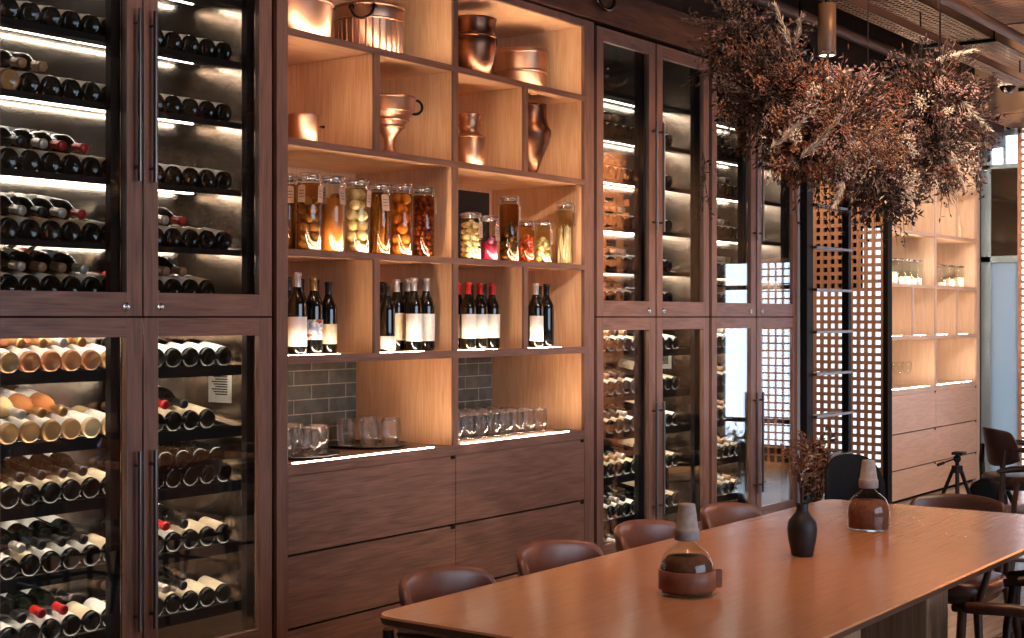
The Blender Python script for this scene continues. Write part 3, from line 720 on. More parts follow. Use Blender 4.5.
stand(458, 4.165, K('bdark','lwhite','cred',(.05,.16),70), .312, 'red-capped bottle mostly hidden by the central upright')
stand(468, 4.075, K('bdark','lwhite','cred',(.05,.16),70), .312, 'red-capped bottle with white label, first fully visible from the upright')
stand(480, 4.095, K('bdark','lwhite','cred',(.05,.16),70), .312, 'red-capped bottle with white label, middle of the row')
stand(492, 4.09, K('bdark','lwhite','cred',(.05,.16),70), .312, 'red-capped bottle with white label, right end of the row')
stand(535.5, 4.08, K('bdark','lwhite','cwhite',(.03,.15),70), .318, 'white-labelled bottle in the rightmost bottle niche')
stand(546.5, 4.1, K('bdark',None,'cblack'), .318, 'unlabelled dark bottle in the rightmost bottle niche')

for px, Y, l in ((300.5, 4.215, 'unlabelled dark bottle standing behind the tall white-labelled bottle by the left frame'), (315.5, 4.24, 'unlabelled dark bottle standing behind the picture label'),
                 (399, 4.285, 'unlabelled dark bottle at the back behind the cream label of the five'), (382, 4.30, 'unlabelled dark bottle at the back left of the five, in the second niche'),
                 (470, 4.23, 'unlabelled dark bottle behind the first red-capped bottle'), (483.5, 4.2, 'unlabelled dark bottle behind the middle red-capped bottle'), (539, 4.22, 'unlabelled dark bottle at the back of the rightmost bottle niche')):
    stand(px, Y, K('bdark', None, 'cblack'), .31, l)
# trays and glasses
def tray(x, y, rad, label):
    mb = MB().lathe([(.0001,.004),(rad-.02,.004),(rad-.006,.012),(rad,.014),(rad-.002,.009),(rad-.02,0),(.0001,0)], 48, (x, y, TC+.001))
    tag(mb.build('round_tray', 'blackgl', None, loc=(x, y, TC)), label, 'tray')
tray(4.275, 4.245, .205, 'round black serving tray near the left frame')
tray(4.79, 4.29, .185, 'round black serving tray left of the central upright')
GP = [(.0001,.002),(.028,.001),(.033,0),(.036,.004),(.043,.05),(.0445,.085),(.041,.118),(.0402,.1195),(.0392,.118),(.0427,.084),(.0412,.05),(.0335,.012),(.030,.009),(.0001,.0085)]
gproto = [MB().lathe(GP, 28).lathe([(.0389,.1185),(.0402,.1205),(.0415,.1185),(.0402,.117)], 28, m=1, closed=True).lathe([(.0325,.0005),(.0345,-.0002),(.0365,.004),(.034,.008)], 28, m=1, closed=True).build('glass_tumbler', ['tumbler2', 'glassrim'])]
gused = [False]
def tumbler(x, y, z, label, s=1, group='tumblers on the counter trays'):
    o = gproto[0] if not gused[0] else gproto[0].copy()
    if gused[0]: col.objects.link(o)
    gused[0] = True
    o.location = (x, y, z); o.scale = (s, s, s)
    tag(o, label, 'glass', group)
tz = TC+.006
for i, (x, y, l) in enumerate(((4.15,4.17,'tumbler at the front left of the left tray'),(4.27,4.13,'tumbler at the front of the left tray'),(4.385,4.2,'tumbler at the right of the left tray'),(4.16,4.30,'tumbler at the back left of the left tray'),(4.29,4.27,'tumbler in the middle of the left tray'),(4.37,4.33,'tumbler at the back right of the left tray'))): tumbler(x, y, tz, l)
for i, (x, y, l) in enumerate(((4.70,4.19,'tumbler at the front left of the right tray'),(4.81,4.17,'tumbler at the front of the right tray'),(4.90,4.24,'tumbler at the right of the right tray'),(4.69,4.32,'tumbler at the back left of the right tray'),(4.80,4.29,'tumbler in the middle of the right tray'),(4.88,4.36,'tumbler at the back right of the right tray'))): tumbler(x, y, tz, l)
mb = box1(5.15, 5.94, 4.06, 4.46, TC+.001, TC+.009).build('flat_tray', 'tray', None, .002, loc=(5.5, 4.2, TC))
tag(mb, 'low rectangular tray under the rows of glasses', 'tray')
rows = ['front', 'second', 'third', 'back']
for j in range(4):
    for i in range(8):
        tumbler(5.2+i*.098-.004*j, 4.108+j*.098, TC+.0095, '%s glass from the left in the %s row beside the splashback' % (ORD[i], rows[j]), .92, 'glasses lined up in the right counter niche')

# far shelving: glass jars, stemmed glasses
def canister(x, y, z, h, rad, label, fill):
    r = thing('glass_canister', label, 'jar', (x, y, z), 0, 'glass canisters on the far shelving')
    MB().lathe([(.0001,0),(rad,0),(rad,h-.02),(rad-.006,h-.01),(rad-.004,h)], 20, (x,y,z)).build('glass_body', 'jarglass', r)
    MB().lathe([(rad,h),(rad+.002,h+.012),(.0001,h+.016)], 20, (x,y,z)).build('lid', 'chrome', r)
    MB().lathe([(.0001,.004),(rad-.005,.004),(rad-.005,h*fill),(.0001,h*fill+.005)], 20, (x,y,z)).build('contents', 'lwhite', r)
for i, (px, f) in enumerate(((891.5,.5),(898.5,.3),(905,.35),(911,.25),(916.5,.3))):
    canister(wx(px, 4.33), 4.33, T3+.001, .2, .05, '%s glass canister from the left, left niche of far shelving' % ORD[i], f)
for i, (px, f) in enumerate(((940,.2),(949,.4),(958.5,.5))):
    canister(wx(px, 4.33), 4.33, T3+.001, .18, .052, '%s glass canister from the left, right niche of far shelving' % ORD[i], f)
def stem_glass(x, y, z, label):
    mb = MB().lathe([(.0001,.002),(.036,0),(.036,.003),(.006,.008),(.004,.08),(.012,.09),(.034,.115),(.042,.15),(.036,.205),(.0345,.205),(.04,.15),(.03,.116),(.0001,.095)], 20, (x,y,z))
    tag(mb.build('wine_glass', 'tumbler', None, loc=(x,y,z)), label, 'glass', 'stemmed glasses on the far counter')
stem_glass(wx(897,4.4), 4.4, TC+.001, 'left stemmed glass on the far counter'); stem_glass(wx(907,4.4), 4.4, TC+.001, 'right stemmed glass on the far counter')
mb = MB().lathe([(.0001,0),(.03,0),(.032,.1),(.012,.16),(.012,.22),(.0001,.22)], 16, (wx(958.5,4.35),4.35,T2+.001)); tag(mb.build('small_bottle', 'lcream', None, loc=(wx(958.5,4.35),4.35,T2)), 'small pale bottle on the far upper shelf', 'bottle')

# papers taped to the cooler linings
def notice(x, y0, y1, z0, z1, label):
    n = MB().box(x-.002, x, y0, y1, z0, z1)
    for i in range(9): n.box(x-.0026, x-.002, y0+.02, y1-.02-.01*(i % 3), z1-.03-i*(z1-z0-.05)/9, z1-.024-i*(z1-z0-.05)/9, 1)
    tag(n.build('paper_notice', ['lwhite', 'ink'], None, loc=(x, y0, z0)), label, 'paper')
notice(COOL[0][1][1][1]+.0595, 4.20, 4.33, 1.16, 1.30, 'printed paper sheet taped inside the nearest cooler')
notice(COOL[1][1][1][1]+.0595, 4.24, 4.38, 1.19, 1.31, 'white paper sheet taped inside the middle cooler')

# ------------------------------------------------------------------ table
def rrect(x0, x1, y0, y1, r, z, ins=0, n=8):
    x0 += ins; x1 -= ins; y0 += ins; y1 -= ins; pts = []
    for cx, cy, a in ((x1-r, y1-r, 0), (x0+r, y1-r, 90), (x0+r, y0+r, 180), (x1-r, y0+r, 270)):
        for k in range(n+1):
            t = R(a+90*k/n); pts.append((cx+r*math.cos(t), cy+r*math.sin(t), z))
    return pts
t = thing('dining_table', 'long oak dining table with rounded corners in the foreground', 'table', (4.1, 1.88, 0))
TB = (2.69, 5.52, 1.365, 2.40)
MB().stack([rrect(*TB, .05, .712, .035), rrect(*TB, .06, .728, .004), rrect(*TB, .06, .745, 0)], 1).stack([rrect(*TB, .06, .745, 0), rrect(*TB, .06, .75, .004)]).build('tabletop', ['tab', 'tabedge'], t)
for xa in (3.42, 4.10): MB().box(xa, xa+.18, 1.47, 2.11, 0, .69).build('pedestal', 'tab_d', t, .004)
MB().box(2.95, 5.25, 1.55, 2.13, .694, .712).build('apron', 'chairwood', t, .003)

# ------------------------------------------------------------------ chairs
def make_chair(lmat, label):
    r = local('dining_chair', label, 'chair', 'leather dining chairs')
    # wrap-round backrest
    na, nz = 22, 8; vs = []; fs = []
    def ring(off):
        out = []
        for j in range(nz+1):
            for i in range(na+1):
                q = (i/na*2-1); a = R(76*q)
                e = abs(q)
                top = .788-.03*q*q; top -= .10*max(0, (e-.80)/.20)**2.2
                bot = .535+.05*e*e
                z = bot+(top-bot)*j/nz
                lean = .05*(z-.53)/.26
                rx, ry = .205+off, .13+off
                out.append((rx*math.sin(a)*(1+.02*j/nz), .03+ry*math.cos(a)+lean*(1-.4*e), z))
        return out
    inn, outt = ring(0), ring(.026); n = len(inn); W = na+1
    mb = MB(); F_ = []
    for j in range(nz):
        for i in range(na):
            p = j*W+i; F_.append((p, p+W, p+W+1, p+1)); F_.append((n+p, n+p+1, n+p+W+1, n+p+W))
    for i in range(na):
        F_.append((i, i+1, n+i+1, n+i)); p = nz*W+i; F_.append((p, n+p, n+p+1, p+1))
    for j in range(nz):
        p = j*W; F_.append((p, n+p, n+p+W, p+W)); p = j*W+na; F_.append((p, p+W, n+p+W, n+p))
    mb.add(inn+outt, F_, 0, True)
    b = mb.build('backrest', lmat, r); s = b.modifiers.new('round', 'SUBSURF'); s.levels = s.render_levels = 1
    # seat cushion
    def sl(k, z):
        P = []
        for i in range(32):
            a = 2*math.pi*i/32; c, s_ = math.cos(a), math.sin(a)
            P.append((.225*k*math.copysign(abs(c)**.6, c), -.01+.225*k*math.copysign(abs(s_)**.6, s_), z))
        return P
    MB().stack([sl(.9,.425), sl(1,.435), sl(1.01,.455), sl(.97,.475), sl(.8,.484), sl(.4,.487)], 0, True).build('seat', lmat, r)
    MB().stack([sl(.86,.395), sl(.9,.425)]).build('seat_frame', 'chairwood', r)
    for sx in (-1, 1):
        MB().cyl((sx*.18, -.17, .40), (sx*.215, -.215, 0), .019, .012, 12).build('leg', 'chairwood', r)
        MB().tube([(sx*.225, .235, 0), (sx*.195, .175, .42), (sx*.2, .18, .56), (sx*.215, .17, .66)], [.012,.019,.018,.015], 12).build('leg', 'chairwood', r)
        MB().tube([(sx*.225, .12, .655), (sx*.262, -.02, .668), (sx*.262, -.13, .662), (sx*.235, -.20, .65)], [.014,.018,.018,.013], 10).build('armrest', 'chairwood', r)
        MB().tube([(sx*.19, -.18, .41), (sx*.225, -.185, .52), (sx*.25, -.17, .655)], .014, 10).build('arm_support', 'chairwood', r)
    MB().cyl((-.2, -.19, .24), (.2, -.19, .24), .01).cyl((-.2,-.19,.24),(-.21,.21,.24),.01).cyl((.2,-.19,.24),(.21,.21,.24),.01).build('stretcher', 'chairwood', r)
    return r
ch0 = make_chair('leather', 'brown leather dining chair at the near end of the cabinet side')
def put(o, x, y, rz, label):
    o.location = (x, y, 0); o.rotation_euler = (0, 0, R(rz)); o['label'] = label
put(ch0, 3.125, 2.362, 3, 'brown leather dining chair nearest the camera on the cabinet side')
put(dup(ch0), 3.70, 2.378, -2, 'second brown leather chair along the cabinet side of the table')
put(dup(ch0), 4.265, 2.378, 2, 'third brown leather chair along the cabinet side, behind the strapped jar')
put(dup(ch0), 4.845, 2.362, 0, 'fourth leather chair along the cabinet side, before the middle coolers')
chd = make_chair('leather2', 'x')
chd.scale = (.94, .94, .975)
put(chd, 5.66, 1.945, -90, 'dark brown leather chair at the far end of the table')
chs = dup(chd); chs.scale = (1, 1, 1)
put(chs, 4.36, 1.20, 180, 'dark chair tucked under the near long side of the table, lower right')
put(dup(chs), 4.98, 1.22, 178, 'second dark chair on the near long side, at the right edge')
put(dup(chs), 9.4, 2.76, 36, 'brown shell chair in the background right of the tripod')
put(dup(chs), 7.75, 2.15, 205, 'nearer brown background chair at the right edge')
# black lounge chair behind the table
r = thing('lounge_chair', 'black upholstered armchair beyond the table before the lattice screen', 'chair', (7.55, 3.12, 0), R(-55)); r.scale = (.68, .68, .88)
ORG[r.name] = Vector((0,0,0))
def arc(rad, h0, h1, th, a0, a1, top=lambda q: 1):
    vs = []; n = 24; fs = []
    for i in range(n+1):
        q = i/n*2-1; a = R(a0+(a1-a0)*i/n); hh = h0+(h1-h0)*top(q)
        for rr, z in ((rad, h0), (rad+th, h0), (rad+th, hh-.02), (rad+th*.5, hh), (rad, hh-.02)):
            vs.append((rr*math.sin(a), rr*math.cos(a), z))
    for i in range(n):
        for k in range(5): fs.append((i*5+k, i*5+(k+1) % 5, (i+1)*5+(k+1) % 5, (i+1)*5+k))
    fs += [(0,4,3,2,1), tuple(n*5+k for k in range(5))]
    return MB().add(vs, fs, 0, True)
arc(.2, .40, .82, .045, -95, 95, lambda q: 1-.42*abs(q)**2.5).build('backrest', 'cloth', r)
MB().lathe([(.0001,.36),(.18,.36),(.198,.39),(.195,.44),(.16,.46),(.0001,.465)], 24).build('seat', 'cloth', r)
for sx, sy in ((-1,-1),(1,-1),(-1,1),(1,1)): MB().cyl((sx*.15, sy*.15, .37), (sx*.2, sy*.2, 0), .016, .011).build('leg', 'black', r)

# ------------------------------------------------------------------ things on the table
def lidded(px_x, px_y, label, strap):
    x, y, z = px_x, px_y, .75
    r = thing('glass_cloche_jar', label, 'jar', (x, y, z), 0, 'glass jars with concrete stoppers'); r.scale = (.93, .93, .905)
    prof = [(.0001,.002),(.07,0),(.077,.004),(.079,.012),(.079,.075),(.076,.095),(.066,.118),(.048,.136),(.030,.149),(.024,.158),(.024,.18)]
    MB().lathe(prof, 40, (x,y,z)).build('glass_body', 'jarglass', r)
    MB().lathe([(.0001,.008),(.0735,.008),(.075,.075),(.071,.096),(.056,.114),(.0001,.12)], 40, (x,y,z)).build('contents', plain('ground_spice_'+('a' if strap else 'b'), '#5f3b2a' if strap else '#7a4a35', .8, 0, .2, 0, .25, 60, .4), r)
    MB().lathe([(.0001,.162),(.034,.162),(.0365,.165),(.0365,.192),(.0345,.196),(.033,.197),(.0245,.266),(.023,.27),(.0001,.27)], 32, (x,y,z)).build('stopper', 'concrete', r)
    if strap:
        st = MB().lathe([(.0795,.016),(.083,.018),(.083,.074),(.0795,.076)], 40, (x,y,z), closed=True)
        st.build('leather_band', 'strap', r)
        a = R(-54+6); o = Vector((math.cos(a), math.sin(a), 0)); p = Vector((x,y,z))+o*.078
        tt = Vector((-o.y, o.x, 0))
        def q(d, s): return [p+o*(dd)+tt*s+Vector((0,0,h)) for dd, h in ((0,.018),(.022,.018),(.026,.022),(.026,.07),(.022,.074),(0,.074))]
        MB().stack([q(0,-.003), q(0,.003)]).build('strap_tab', 'strap', r)
    return r
lidded(3.392, 1.88, 'squat glass jar with leather band and concrete stopper, nearer one', True)
lidded(4.805, 1.935, 'squat glass jar of brown spice with concrete stopper, farther one', False)
vx, vy = 4.152, 1.89
v = thing('bud_vase', 'small dark ceramic vase holding dried stems on the table', 'vase', (vx, vy, .75))
MB().lathe([(.0001,.002),(.03,0),(.034,.004),(.043,.05),(.047,.082),(.044,.106),(.031,.125),(.021,.137),(.018,.148),(.0205,.162),(.019,.164),(.015,.15),(.0001,.14)], 32, (vx,vy,.75)).build('vase_body', 'vase', v)

# ------------------------------------------------------------------ dried plants
DR = {'dark': plain('dried_dark_brown', '#40302a', .9, 0, .15), 'brown': plain('dried_brown', '#6b5145', .9, 0, .15), 'rust': plain('dried_rust', '#80533f', .9, 0, .15),
      'orange': plain('dried_orange', '#8f5f40', .9, 0, .15), 'pink': plain('dried_pink', '#a37f72', .9, 0, .15), 'cream': plain('dried_cream', '#c4ad95', .9, 0, .15), 'red': plain('dried_red', '#98392a', .7, 0, .3)}
def leaf(mb, p, d, L, w, rg, m=0):
    d = d.normalized(); s = d.cross(Vector((rg.uniform(-1,1), rg.uniform(-1,1), rg.uniform(-1,1))))
    if s.length < 1e-3: s = Vector((1,0,0))
    s.normalize(); nrm = d.cross(s)
    p1 = p+d*L*.45
    mb.add([p, p1+s*w+nrm*w*.4, p+d*L, p1-s*w+nrm*w*.4, p1-nrm*w*.15], [(0,1,4),(1,2,4),(2,3,4),(3,0,4)], m)
def blob(mb, p, r, m=0):
    mb.add([p+Vector(v)*r for v in ((1,0,0),(-1,0,0),(0,1,0),(0,-1,0),(0,0,1),(0,0,-1))], [(0,2,4),(2,1,4),(1,3,4),(3,0,4),(2,0,5),(1,2,5),(3,1,5),(0,3,5)], m, True)
def rnd(rg):
    while 1:
        v = Vector((rg.uniform(-1,1), rg.uniform(-1,1), rg.uniform(-1,1)))
        if .05 < v.length <= 1: return v
# stems in the vase
rg = random.Random(5); st = MB(); lf = {k: MB() for k in ('brown', 'rust', 'orange', 'cream')}
for i in range(26):
    a = rg.uniform(0, 6.28); sp = rg.uniform(.02,.075); h = rg.uniform(.10,.225)
    p0 = Vector((vx, vy, .9)); p2 = Vector((vx+sp*math.cos(a), vy+sp*math.sin(a), .9+h)); p1 = (p0+p2)/2+Vector((-.02*math.cos(a), -.02*math.sin(a), .02))
    st.tube([p0, p1, p2], [.0014,.0012,.0007], 4)
    k = rg.choice(['brown','orange','rust','orange','cream'])
    for j in range(14):
        t_ = rg.uniform(.4, 1); p = p0.lerp(p1, t_*2) if t_ < .5 else p1.lerp(p2, t_*2-1)
        leaf(lf[k], p, Vector((math.cos(a)+rg.uniform(-1,1), math.sin(a)+rg.uniform(-1,1), rg.uniform(-.2,1))), rg.uniform(.010,.026), rg.uniform(.002,.0045), rg)
dsp = thing('dried_bouquet', 'rust coloured dried stems standing in the dark bud vase', 'dried flowers', (vx, vy, .9))
st.build('stems', DR['brown'], dsp)
for k, mb in lf.items(): mb.build('leaves', DR[k], dsp)

# hanging installation
flw = thing('hanging_dried_flowers', 'large cloud of dried flowers hanging above the table', 'dried flowers', (5.25, 2.2, 2.3))
rg = random.Random(11)
RV, FV = Vector((SA, -CA, 0)), Vector((CA, SA, 0))
def W(px, py, t): return FV*t + RV*((px-512)/F*t) + Vector((0, 0, EYE-(py-317)/F*t))
# lobes of the cloud: centre, half sizes across / along / up, weight, palette
def lobe(px, py, t, a, b, c): return (W(px, py, t), a, b, c)
LB = [ (lobe(775, 95, 5.5, .27, .35, .31), 1.2, ('dark','dark','brown','brown','rust')),
       (lobe(745, 55, 5.6, .25, .3, .20), .7, ('dark','brown','brown','rust')),
       (lobe(840, 125, 5.4, .27, .35, .27), 1.2, ('rust','pink','orange','brown','cream','pink')),
       (lobe(870, 168, 5.5, .25, .3, .2), .8, ('pink','cream','brown','rust','dark')),
       (lobe(925, 105, 5.6, .28, .35, .26), 1.3, ('dark','dark','brown','brown','rust')),
       (lobe(940, 155, 5.6, .2, .3, .2), .7, ('dark','brown','brown','cream')),
       (lobe(965, 120, 5.7, .16, .25, .22), .5, ('dark','brown')),
       (lobe(885, 200, 5.5, .16, .2, .12), .22, ('dark','dark','brown')),
       (lobe(735, 25, 5.6, .2, .3, .2), .35, ('dark','brown','brown')),
       (lobe(800, 150, 5.4, .2, .25, .16), .5, ('brown','rust','orange','pink')) ]
leaves = {k: MB() for k in DR}; twigs = MB(); heads = {k: MB() for k in ('pink','cream','rust','red','orange')}; plumes = MB()
for (c, a, b, h), wgt, pal in LB:
    for i in range(int(230*wgt)):
        v = rnd(rg); v = v.normalized()*(.35+.65*rg.random()**.6)
        tip = c + RV*v.x*a + FV*v.y*b + Vector((0,0,v.z*h))
        root = c + (tip-c)*rg.uniform(.05,.35)
        out = (tip-root).normalized(); droop = Vector((rg.uniform(-.3,.3), rg.uniform(-.3,.3), rg.uniform(-.5,.35)))
        midp = (root+tip)/2 + droop*.03
        twigs.tube([root, midp, tip], [.0022,.0016,.0007], 3)
        k = rg.choice(pal); mode = rg.random()
        nl = rg.randint(9, 17)
        for j in range(nl):
            q = rg.uniform(.25, 1); p = root.lerp(midp, q*2) if q < .5 else midp.lerp(tip, q*2-1)
            p = p + rnd(rg)*.02
            if mode < .62: leaf(leaves[k], p, out*.6+rnd(rg), rg.uniform(.012,.038), rg.uniform(.0025,.0075), rg)
            elif mode < .8: blob(leaves[k], p, rg.uniform(.0025,.006))
            else: leaf(leaves[k], p, out+rnd(rg)*.5, rg.uniform(.03,.06), rg.uniform(.0012,.0022), rg)
        if rg.random() < .25 and pal[0] in ('rust','pink','brown'):
            hk = rg.choice(['pink','cream','rust','red','orange','pink']); rad = rg.uniform(.006,.016)
            if hk == 'red': rad *= .7
            for j in range(7): leaf(heads[hk], tip, rnd(rg), rad*1.8, rad*.6, rg)
            blob(heads[hk], tip, rad*.7)
# dense clumps of tiny dried blooms on the side that faces the room
for (px, py, t_), n, pals in (((800,110,5.15),16,('rust','orange','red','pink')), ((835,95,5.1),16,('pink','rust','cream','orange')), ((850,150,5.1),20,('pink','cream','orange','rust')),
        ((765,75,5.2),14,('orange','brown','rust','dark')), ((740,110,5.3),10,('brown','dark','rust')), ((905,110,5.2),14,('dark','brown','cream','rust')), ((945,95,5.3),12,('dark','brown','pink')), ((890,165,5.2),14,('cream','pink','brown','rust')), ((930,160,5.3),10,('brown','cream','dark'))):
    for i in range(n):
        c = W(px+rg.gauss(0,24), py+rg.gauss(0,22), t_+rg.uniform(-.1,.25)); k = rg.choice(pals); cr = rg.uniform(.018,.042)
        for j in range(46):
            v = rnd(rg); p = c+v*cr
            if j % 3: blob(leaves[k], p, rg.uniform(.0025,.0055))
            else: leaf(leaves[k], p, v, rg.uniform(.008,.016), rg.uniform(.002,.004), rg)
# thin hanging tendrils under the cloud
for px, n in ((800,6),(830,12),(850,16),(870,18),(885,22),(905,14),(930,8),(945,8),(970,8),(715,6)):
    for i in range(n):
        t_ = rg.uniform(5.3,5.7); y0 = rg.uniform(150,185); y1 = y0+rg.uniform(20,70) if px < 920 else y0+rg.uniform(10,45)
        x_ = px+rg.uniform(-16,16); p0, p2 = W(x_, y0, t_), W(x_+rg.uniform(-9,9), y1, t_); p1 = (p0+p2)/2+rnd(rg)*.02
        twigs.tube([p0, p1, p2], [.002,.0015,.0008], 3)
        for j in range(10):
            q = rg.random(); p = p0.lerp(p1, q*2) if q < .5 else p1.lerp(p2, q*2-1)
            if j % 2: blob(leaves['dark'], p+rnd(rg)*.02, rg.uniform(.003,.006))
            else: leaf(leaves['dark'], p, rnd(rg)+Vector((0,0,-.5)), rg.uniform(.015,.03), rg.uniform(.003,.005), rg)
# pampas plumes
for (xa, ya), (xb, yb), t_ in (((792,48),(775,5),5.3),((793,47),(802,15),5.3),((800,160),(840,118),5.1),((770,150),(815,110),5.1),((870,140),(905,112),5.2),((960,100),(990,130),5.3),((950,150),(965,188),5.3),((845,180),(835,205),5.2),((935,60),(975,50),5.5)):
    p0, p1 = W(xa, ya, t_), W(xb, yb, t_+rg.uniform(-.1,.1)); d = p1-p0; pp = MB()
    twigs.tube([p0-d*.4, p0, p1], [.002,.002,.001], 4)
    for j in range(150):
        q = rg.random(); p = p0.lerp(p1, q)
        leaf(plumes, p, d.normalized()*1.2+rnd(rg)*.8, rg.uniform(.02,.045)*(1.15-q*.5), .0018, rg)
twigs.build('twigs', DR['dark'], flw)
for k, mb in leaves.items():
    if mb.v: mb.build('foliage', DR[k], flw)
for k, mb in heads.items():
    if mb.v: mb.build('blossoms', DR[k], flw)
plumes.build('plumes', DR['cream'], flw)
hg = MB()
for px, py in ((775, 60), (868, 80), (940, 60)):
    p = W(px, py, 5.5); hg.cyl((p.x, p.y, p.z-.1), (p.x, p.y, CE), .0015, n=6)
p0, p1 = W(740, 85, 5.5), W(975, 100, 5.6); hg.cyl(p0, p1, .012, n=8)
hg.build('hanger', 'black', flw)

# dried branches on the floor by the ladder
fb = thing('dried_branches', 'dried orange branches in a pot beside the ladder foot', 'dried flowers', (8.36, 3.7, 0))
rg = random.Random(21); tw = MB(); lv = {'rust': MB(), 'orange': MB(), 'brown': MB()}
bx, by = 8.36, 3.7
MB().lathe([(.0001,.004),(.1,0),(.13,.1),(.12,.3),(.1,.34),(.09,.33),(.0001,.3)], 24, (bx,by,0)).build('pot', 'vase', fb)
for i in range(46):
    a = rg.uniform(0,6.28); sp = rg.uniform(.03,.13); h = rg.uniform(.2,.5)
    p0 = Vector((bx,by,.3)); p2 = Vector((bx+sp*math.cos(a), by+sp*math.sin(a), .3+h)); p1 = (p0+p2)/2+rnd(rg)*.03
    tw.tube([p0,p1,p2], [.004,.003,.0012], 4); k = rg.choice(list(lv))
    for j in range(16):
        q = rg.uniform(.3,1); p = p0.lerp(p1,q*2) if q < .5 else p1.lerp(p2,q*2-1)
        leaf(lv[k], p, rnd(rg)+Vector((0,0,.4)), rg.uniform(.03,.06), rg.uniform(.006,.014), rg)
tw.build('twigs', DR['dark'], fb)
for k, mb in lv.items(): mb.build('leaves', DR[k], fb)

# ------------------------------------------------------------------ ladder, tripod, backpack
ld = thing('library_ladder', 'black steel library ladder in front of the lattice screen', 'ladder', (9.2, 3.98, 0))
lx0, lx1, ly = wx(807, 3.95), wx(848.5, 3.95), 3.95
for xa, w in ((lx0, .1), (lx1, .05)):
    MB().box(xa, xa+w, ly, ly+.05, 0.02, 3.1).build('stile', 'black', ld, .003)
zz = 2.255
for i in range(8):
    z = 2.255-i*.283
    MB().box(lx0+.09, lx1+.005, ly-.03, ly+.055, z-.016, z+.002).build('rung', 'galv' if False else 'handle', ld, .002)
MB().cyl((lx0+.05, ly+.05, 2.9), (lx0+.05, 3.99, 2.9), .012).cyl((lx1+.03, ly+.05, 2.9), (lx1+.03, 3.99, 2.9), .012).build('hook', 'black', ld)
tp = thing('camera_tripod', 'small black camera tripod standing behind the end chair', 'tripod', (7.12, 2.40, 0))
tx, ty = 7.12, 2.40
for a in (200, 330, 80):
    a = R(a); e = Vector((tx+.34*math.cos(a), ty+.34*math.sin(a), .004)); q = Vector((tx+.018*math.cos(a), ty+.018*math.sin(a), .74)); m_ = q.lerp(e, .5)
    MB().cyl(q, m_, .010, .009, 8).cyl(m_, e, .007, .006, 8).build('leg', 'black', tp)
MB().cyl((tx,ty,.58),(tx,ty,.78),.01).cyl((tx,ty,.715),(tx,ty,.75),.028).build('centre_column', 'black', tp)
MB().sphere((tx,ty,.785),.02,12,8).box(tx-.03,tx+.04,ty-.035,ty+.02,.806,.82).cyl((tx,ty,.79),(tx-.075,ty+.075,.755),.0045).cyl((tx-.05,ty+.05,.766),(tx-.075,ty+.075,.755),.008).build('pan_head', 'black', tp, .002)
bk = thing('backpack', 'black backpack on the floor below the background chairs', 'bag', (8.75, 2.77, 0))
def bl(k, z, cy=2.77): return [(8.75+.16*k*math.copysign(abs(math.cos(a))**.7, math.cos(a)), cy+.12*k*math.copysign(abs(math.sin(a))**.7, math.sin(a)), z) for a in [2*math.pi*i/24 for i in range(24)]]
MB().stack([bl(.9,.0), bl(1,.04), bl(1.02,.25), bl(.92,.4), bl(.65,.48), bl(.25,.51)], 0, True).build('body', 'cloth', bk)
MB().tube([(8.67,2.66,.44),(8.65,2.60,.3),(8.65,2.64,.08)], .016, 8).tube([(8.81,2.66,.44),(8.83,2.60,.3),(8.83,2.64,.08)], .016, 8).build('straps', 'black', bk)

# ------------------------------------------------------------------ ceiling services
def cable_tray(y0, y1, z, h, label, top=CE, hx=(4.0, 6.0, 8.2, 10.4, 12.4)):
    r = thing('cable_tray', label, 'cable tray', (8, (y0+y1)/2, z))
    x0, x1 = 3.0, 13.1
    w = y1-y0; mb = MB()
    mb.box(x0, x1, y0, y0+.004, z, z+h).box(x0, x1, y1-.004, y1, z, z+h)
    mb.box(x0, x1, y0, y0+.02, z, z+.003).box(x0, x1, y1-.02, y1, z, z+.003)
    n = 6 if w > .2 else 3
    for i in range(1, n): y = y0+w*i/n; mb.box(x0, x1, y-.007, y+.007, z, z+.003)
    x = x0; i = 0
    while x < x1:
        mb.box(x, x+.02, y0, y1, z, z+.0029); x += .055
    mb.build('perforated_channel', 'tray', r)
    for xx in hx:
        MB().cyl((xx, y0-.006, z), (xx, y0-.006, top), .006, n=8).cyl((xx, y1+.006, z), (xx, y1+.006, top), .006, n=8).box(xx-.015, xx+.015, y0-.015, y1+.015, z-.025, z-.001).build('hanger', 'black', r)
    return r
cable_tray(3.24, 3.53, 3.52, .07, 'wide perforated steel cable tray under the ceiling')
cable_tray(3.22, 3.34, 3.30, .05, 'narrow perforated cable tray slung below the wide one', 3.519, (5.0, 7.0, 9.2, 11.4))
pr = thing('conduit_pipe', 'round steel pipe running under the ceiling beside the cable tray', 'pipe', (9, 3.05, 3.5))
MB().cyl((3, 3.05, 3.5), (13.15, 3.05, 3.5), .036, n=16).build('pipe', 'galv', pr)
for xx in (5.5, 7.7, 11.5): MB().box(xx-.02, xx+.02, 3.0, 3.1, 3.455, 3.545).cyl((xx,3.05,3.54),(xx,3.05,CE),.006).build('clamp', 'black', pr)
p2 = MB().cyl((3, 4.1, 3.55), (13.0, 4.1, 3.55), .04, n=14)
for xx in (4, 6.5, 9, 11.5): p2.box(xx-.02, xx+.02, 4.1, 4.249, 3.50, 3.52)
tag(p2.build('conduit_pipe', 'galv', None, loc=(8,4.1,3.55)), 'slim steel pipe along the wall above the joinery', 'pipe')
gr = thing('ceiling_grille', 'long slatted air grille under the dark ceiling, upper right', 'grille', (9.2, 2.95, 3.6))
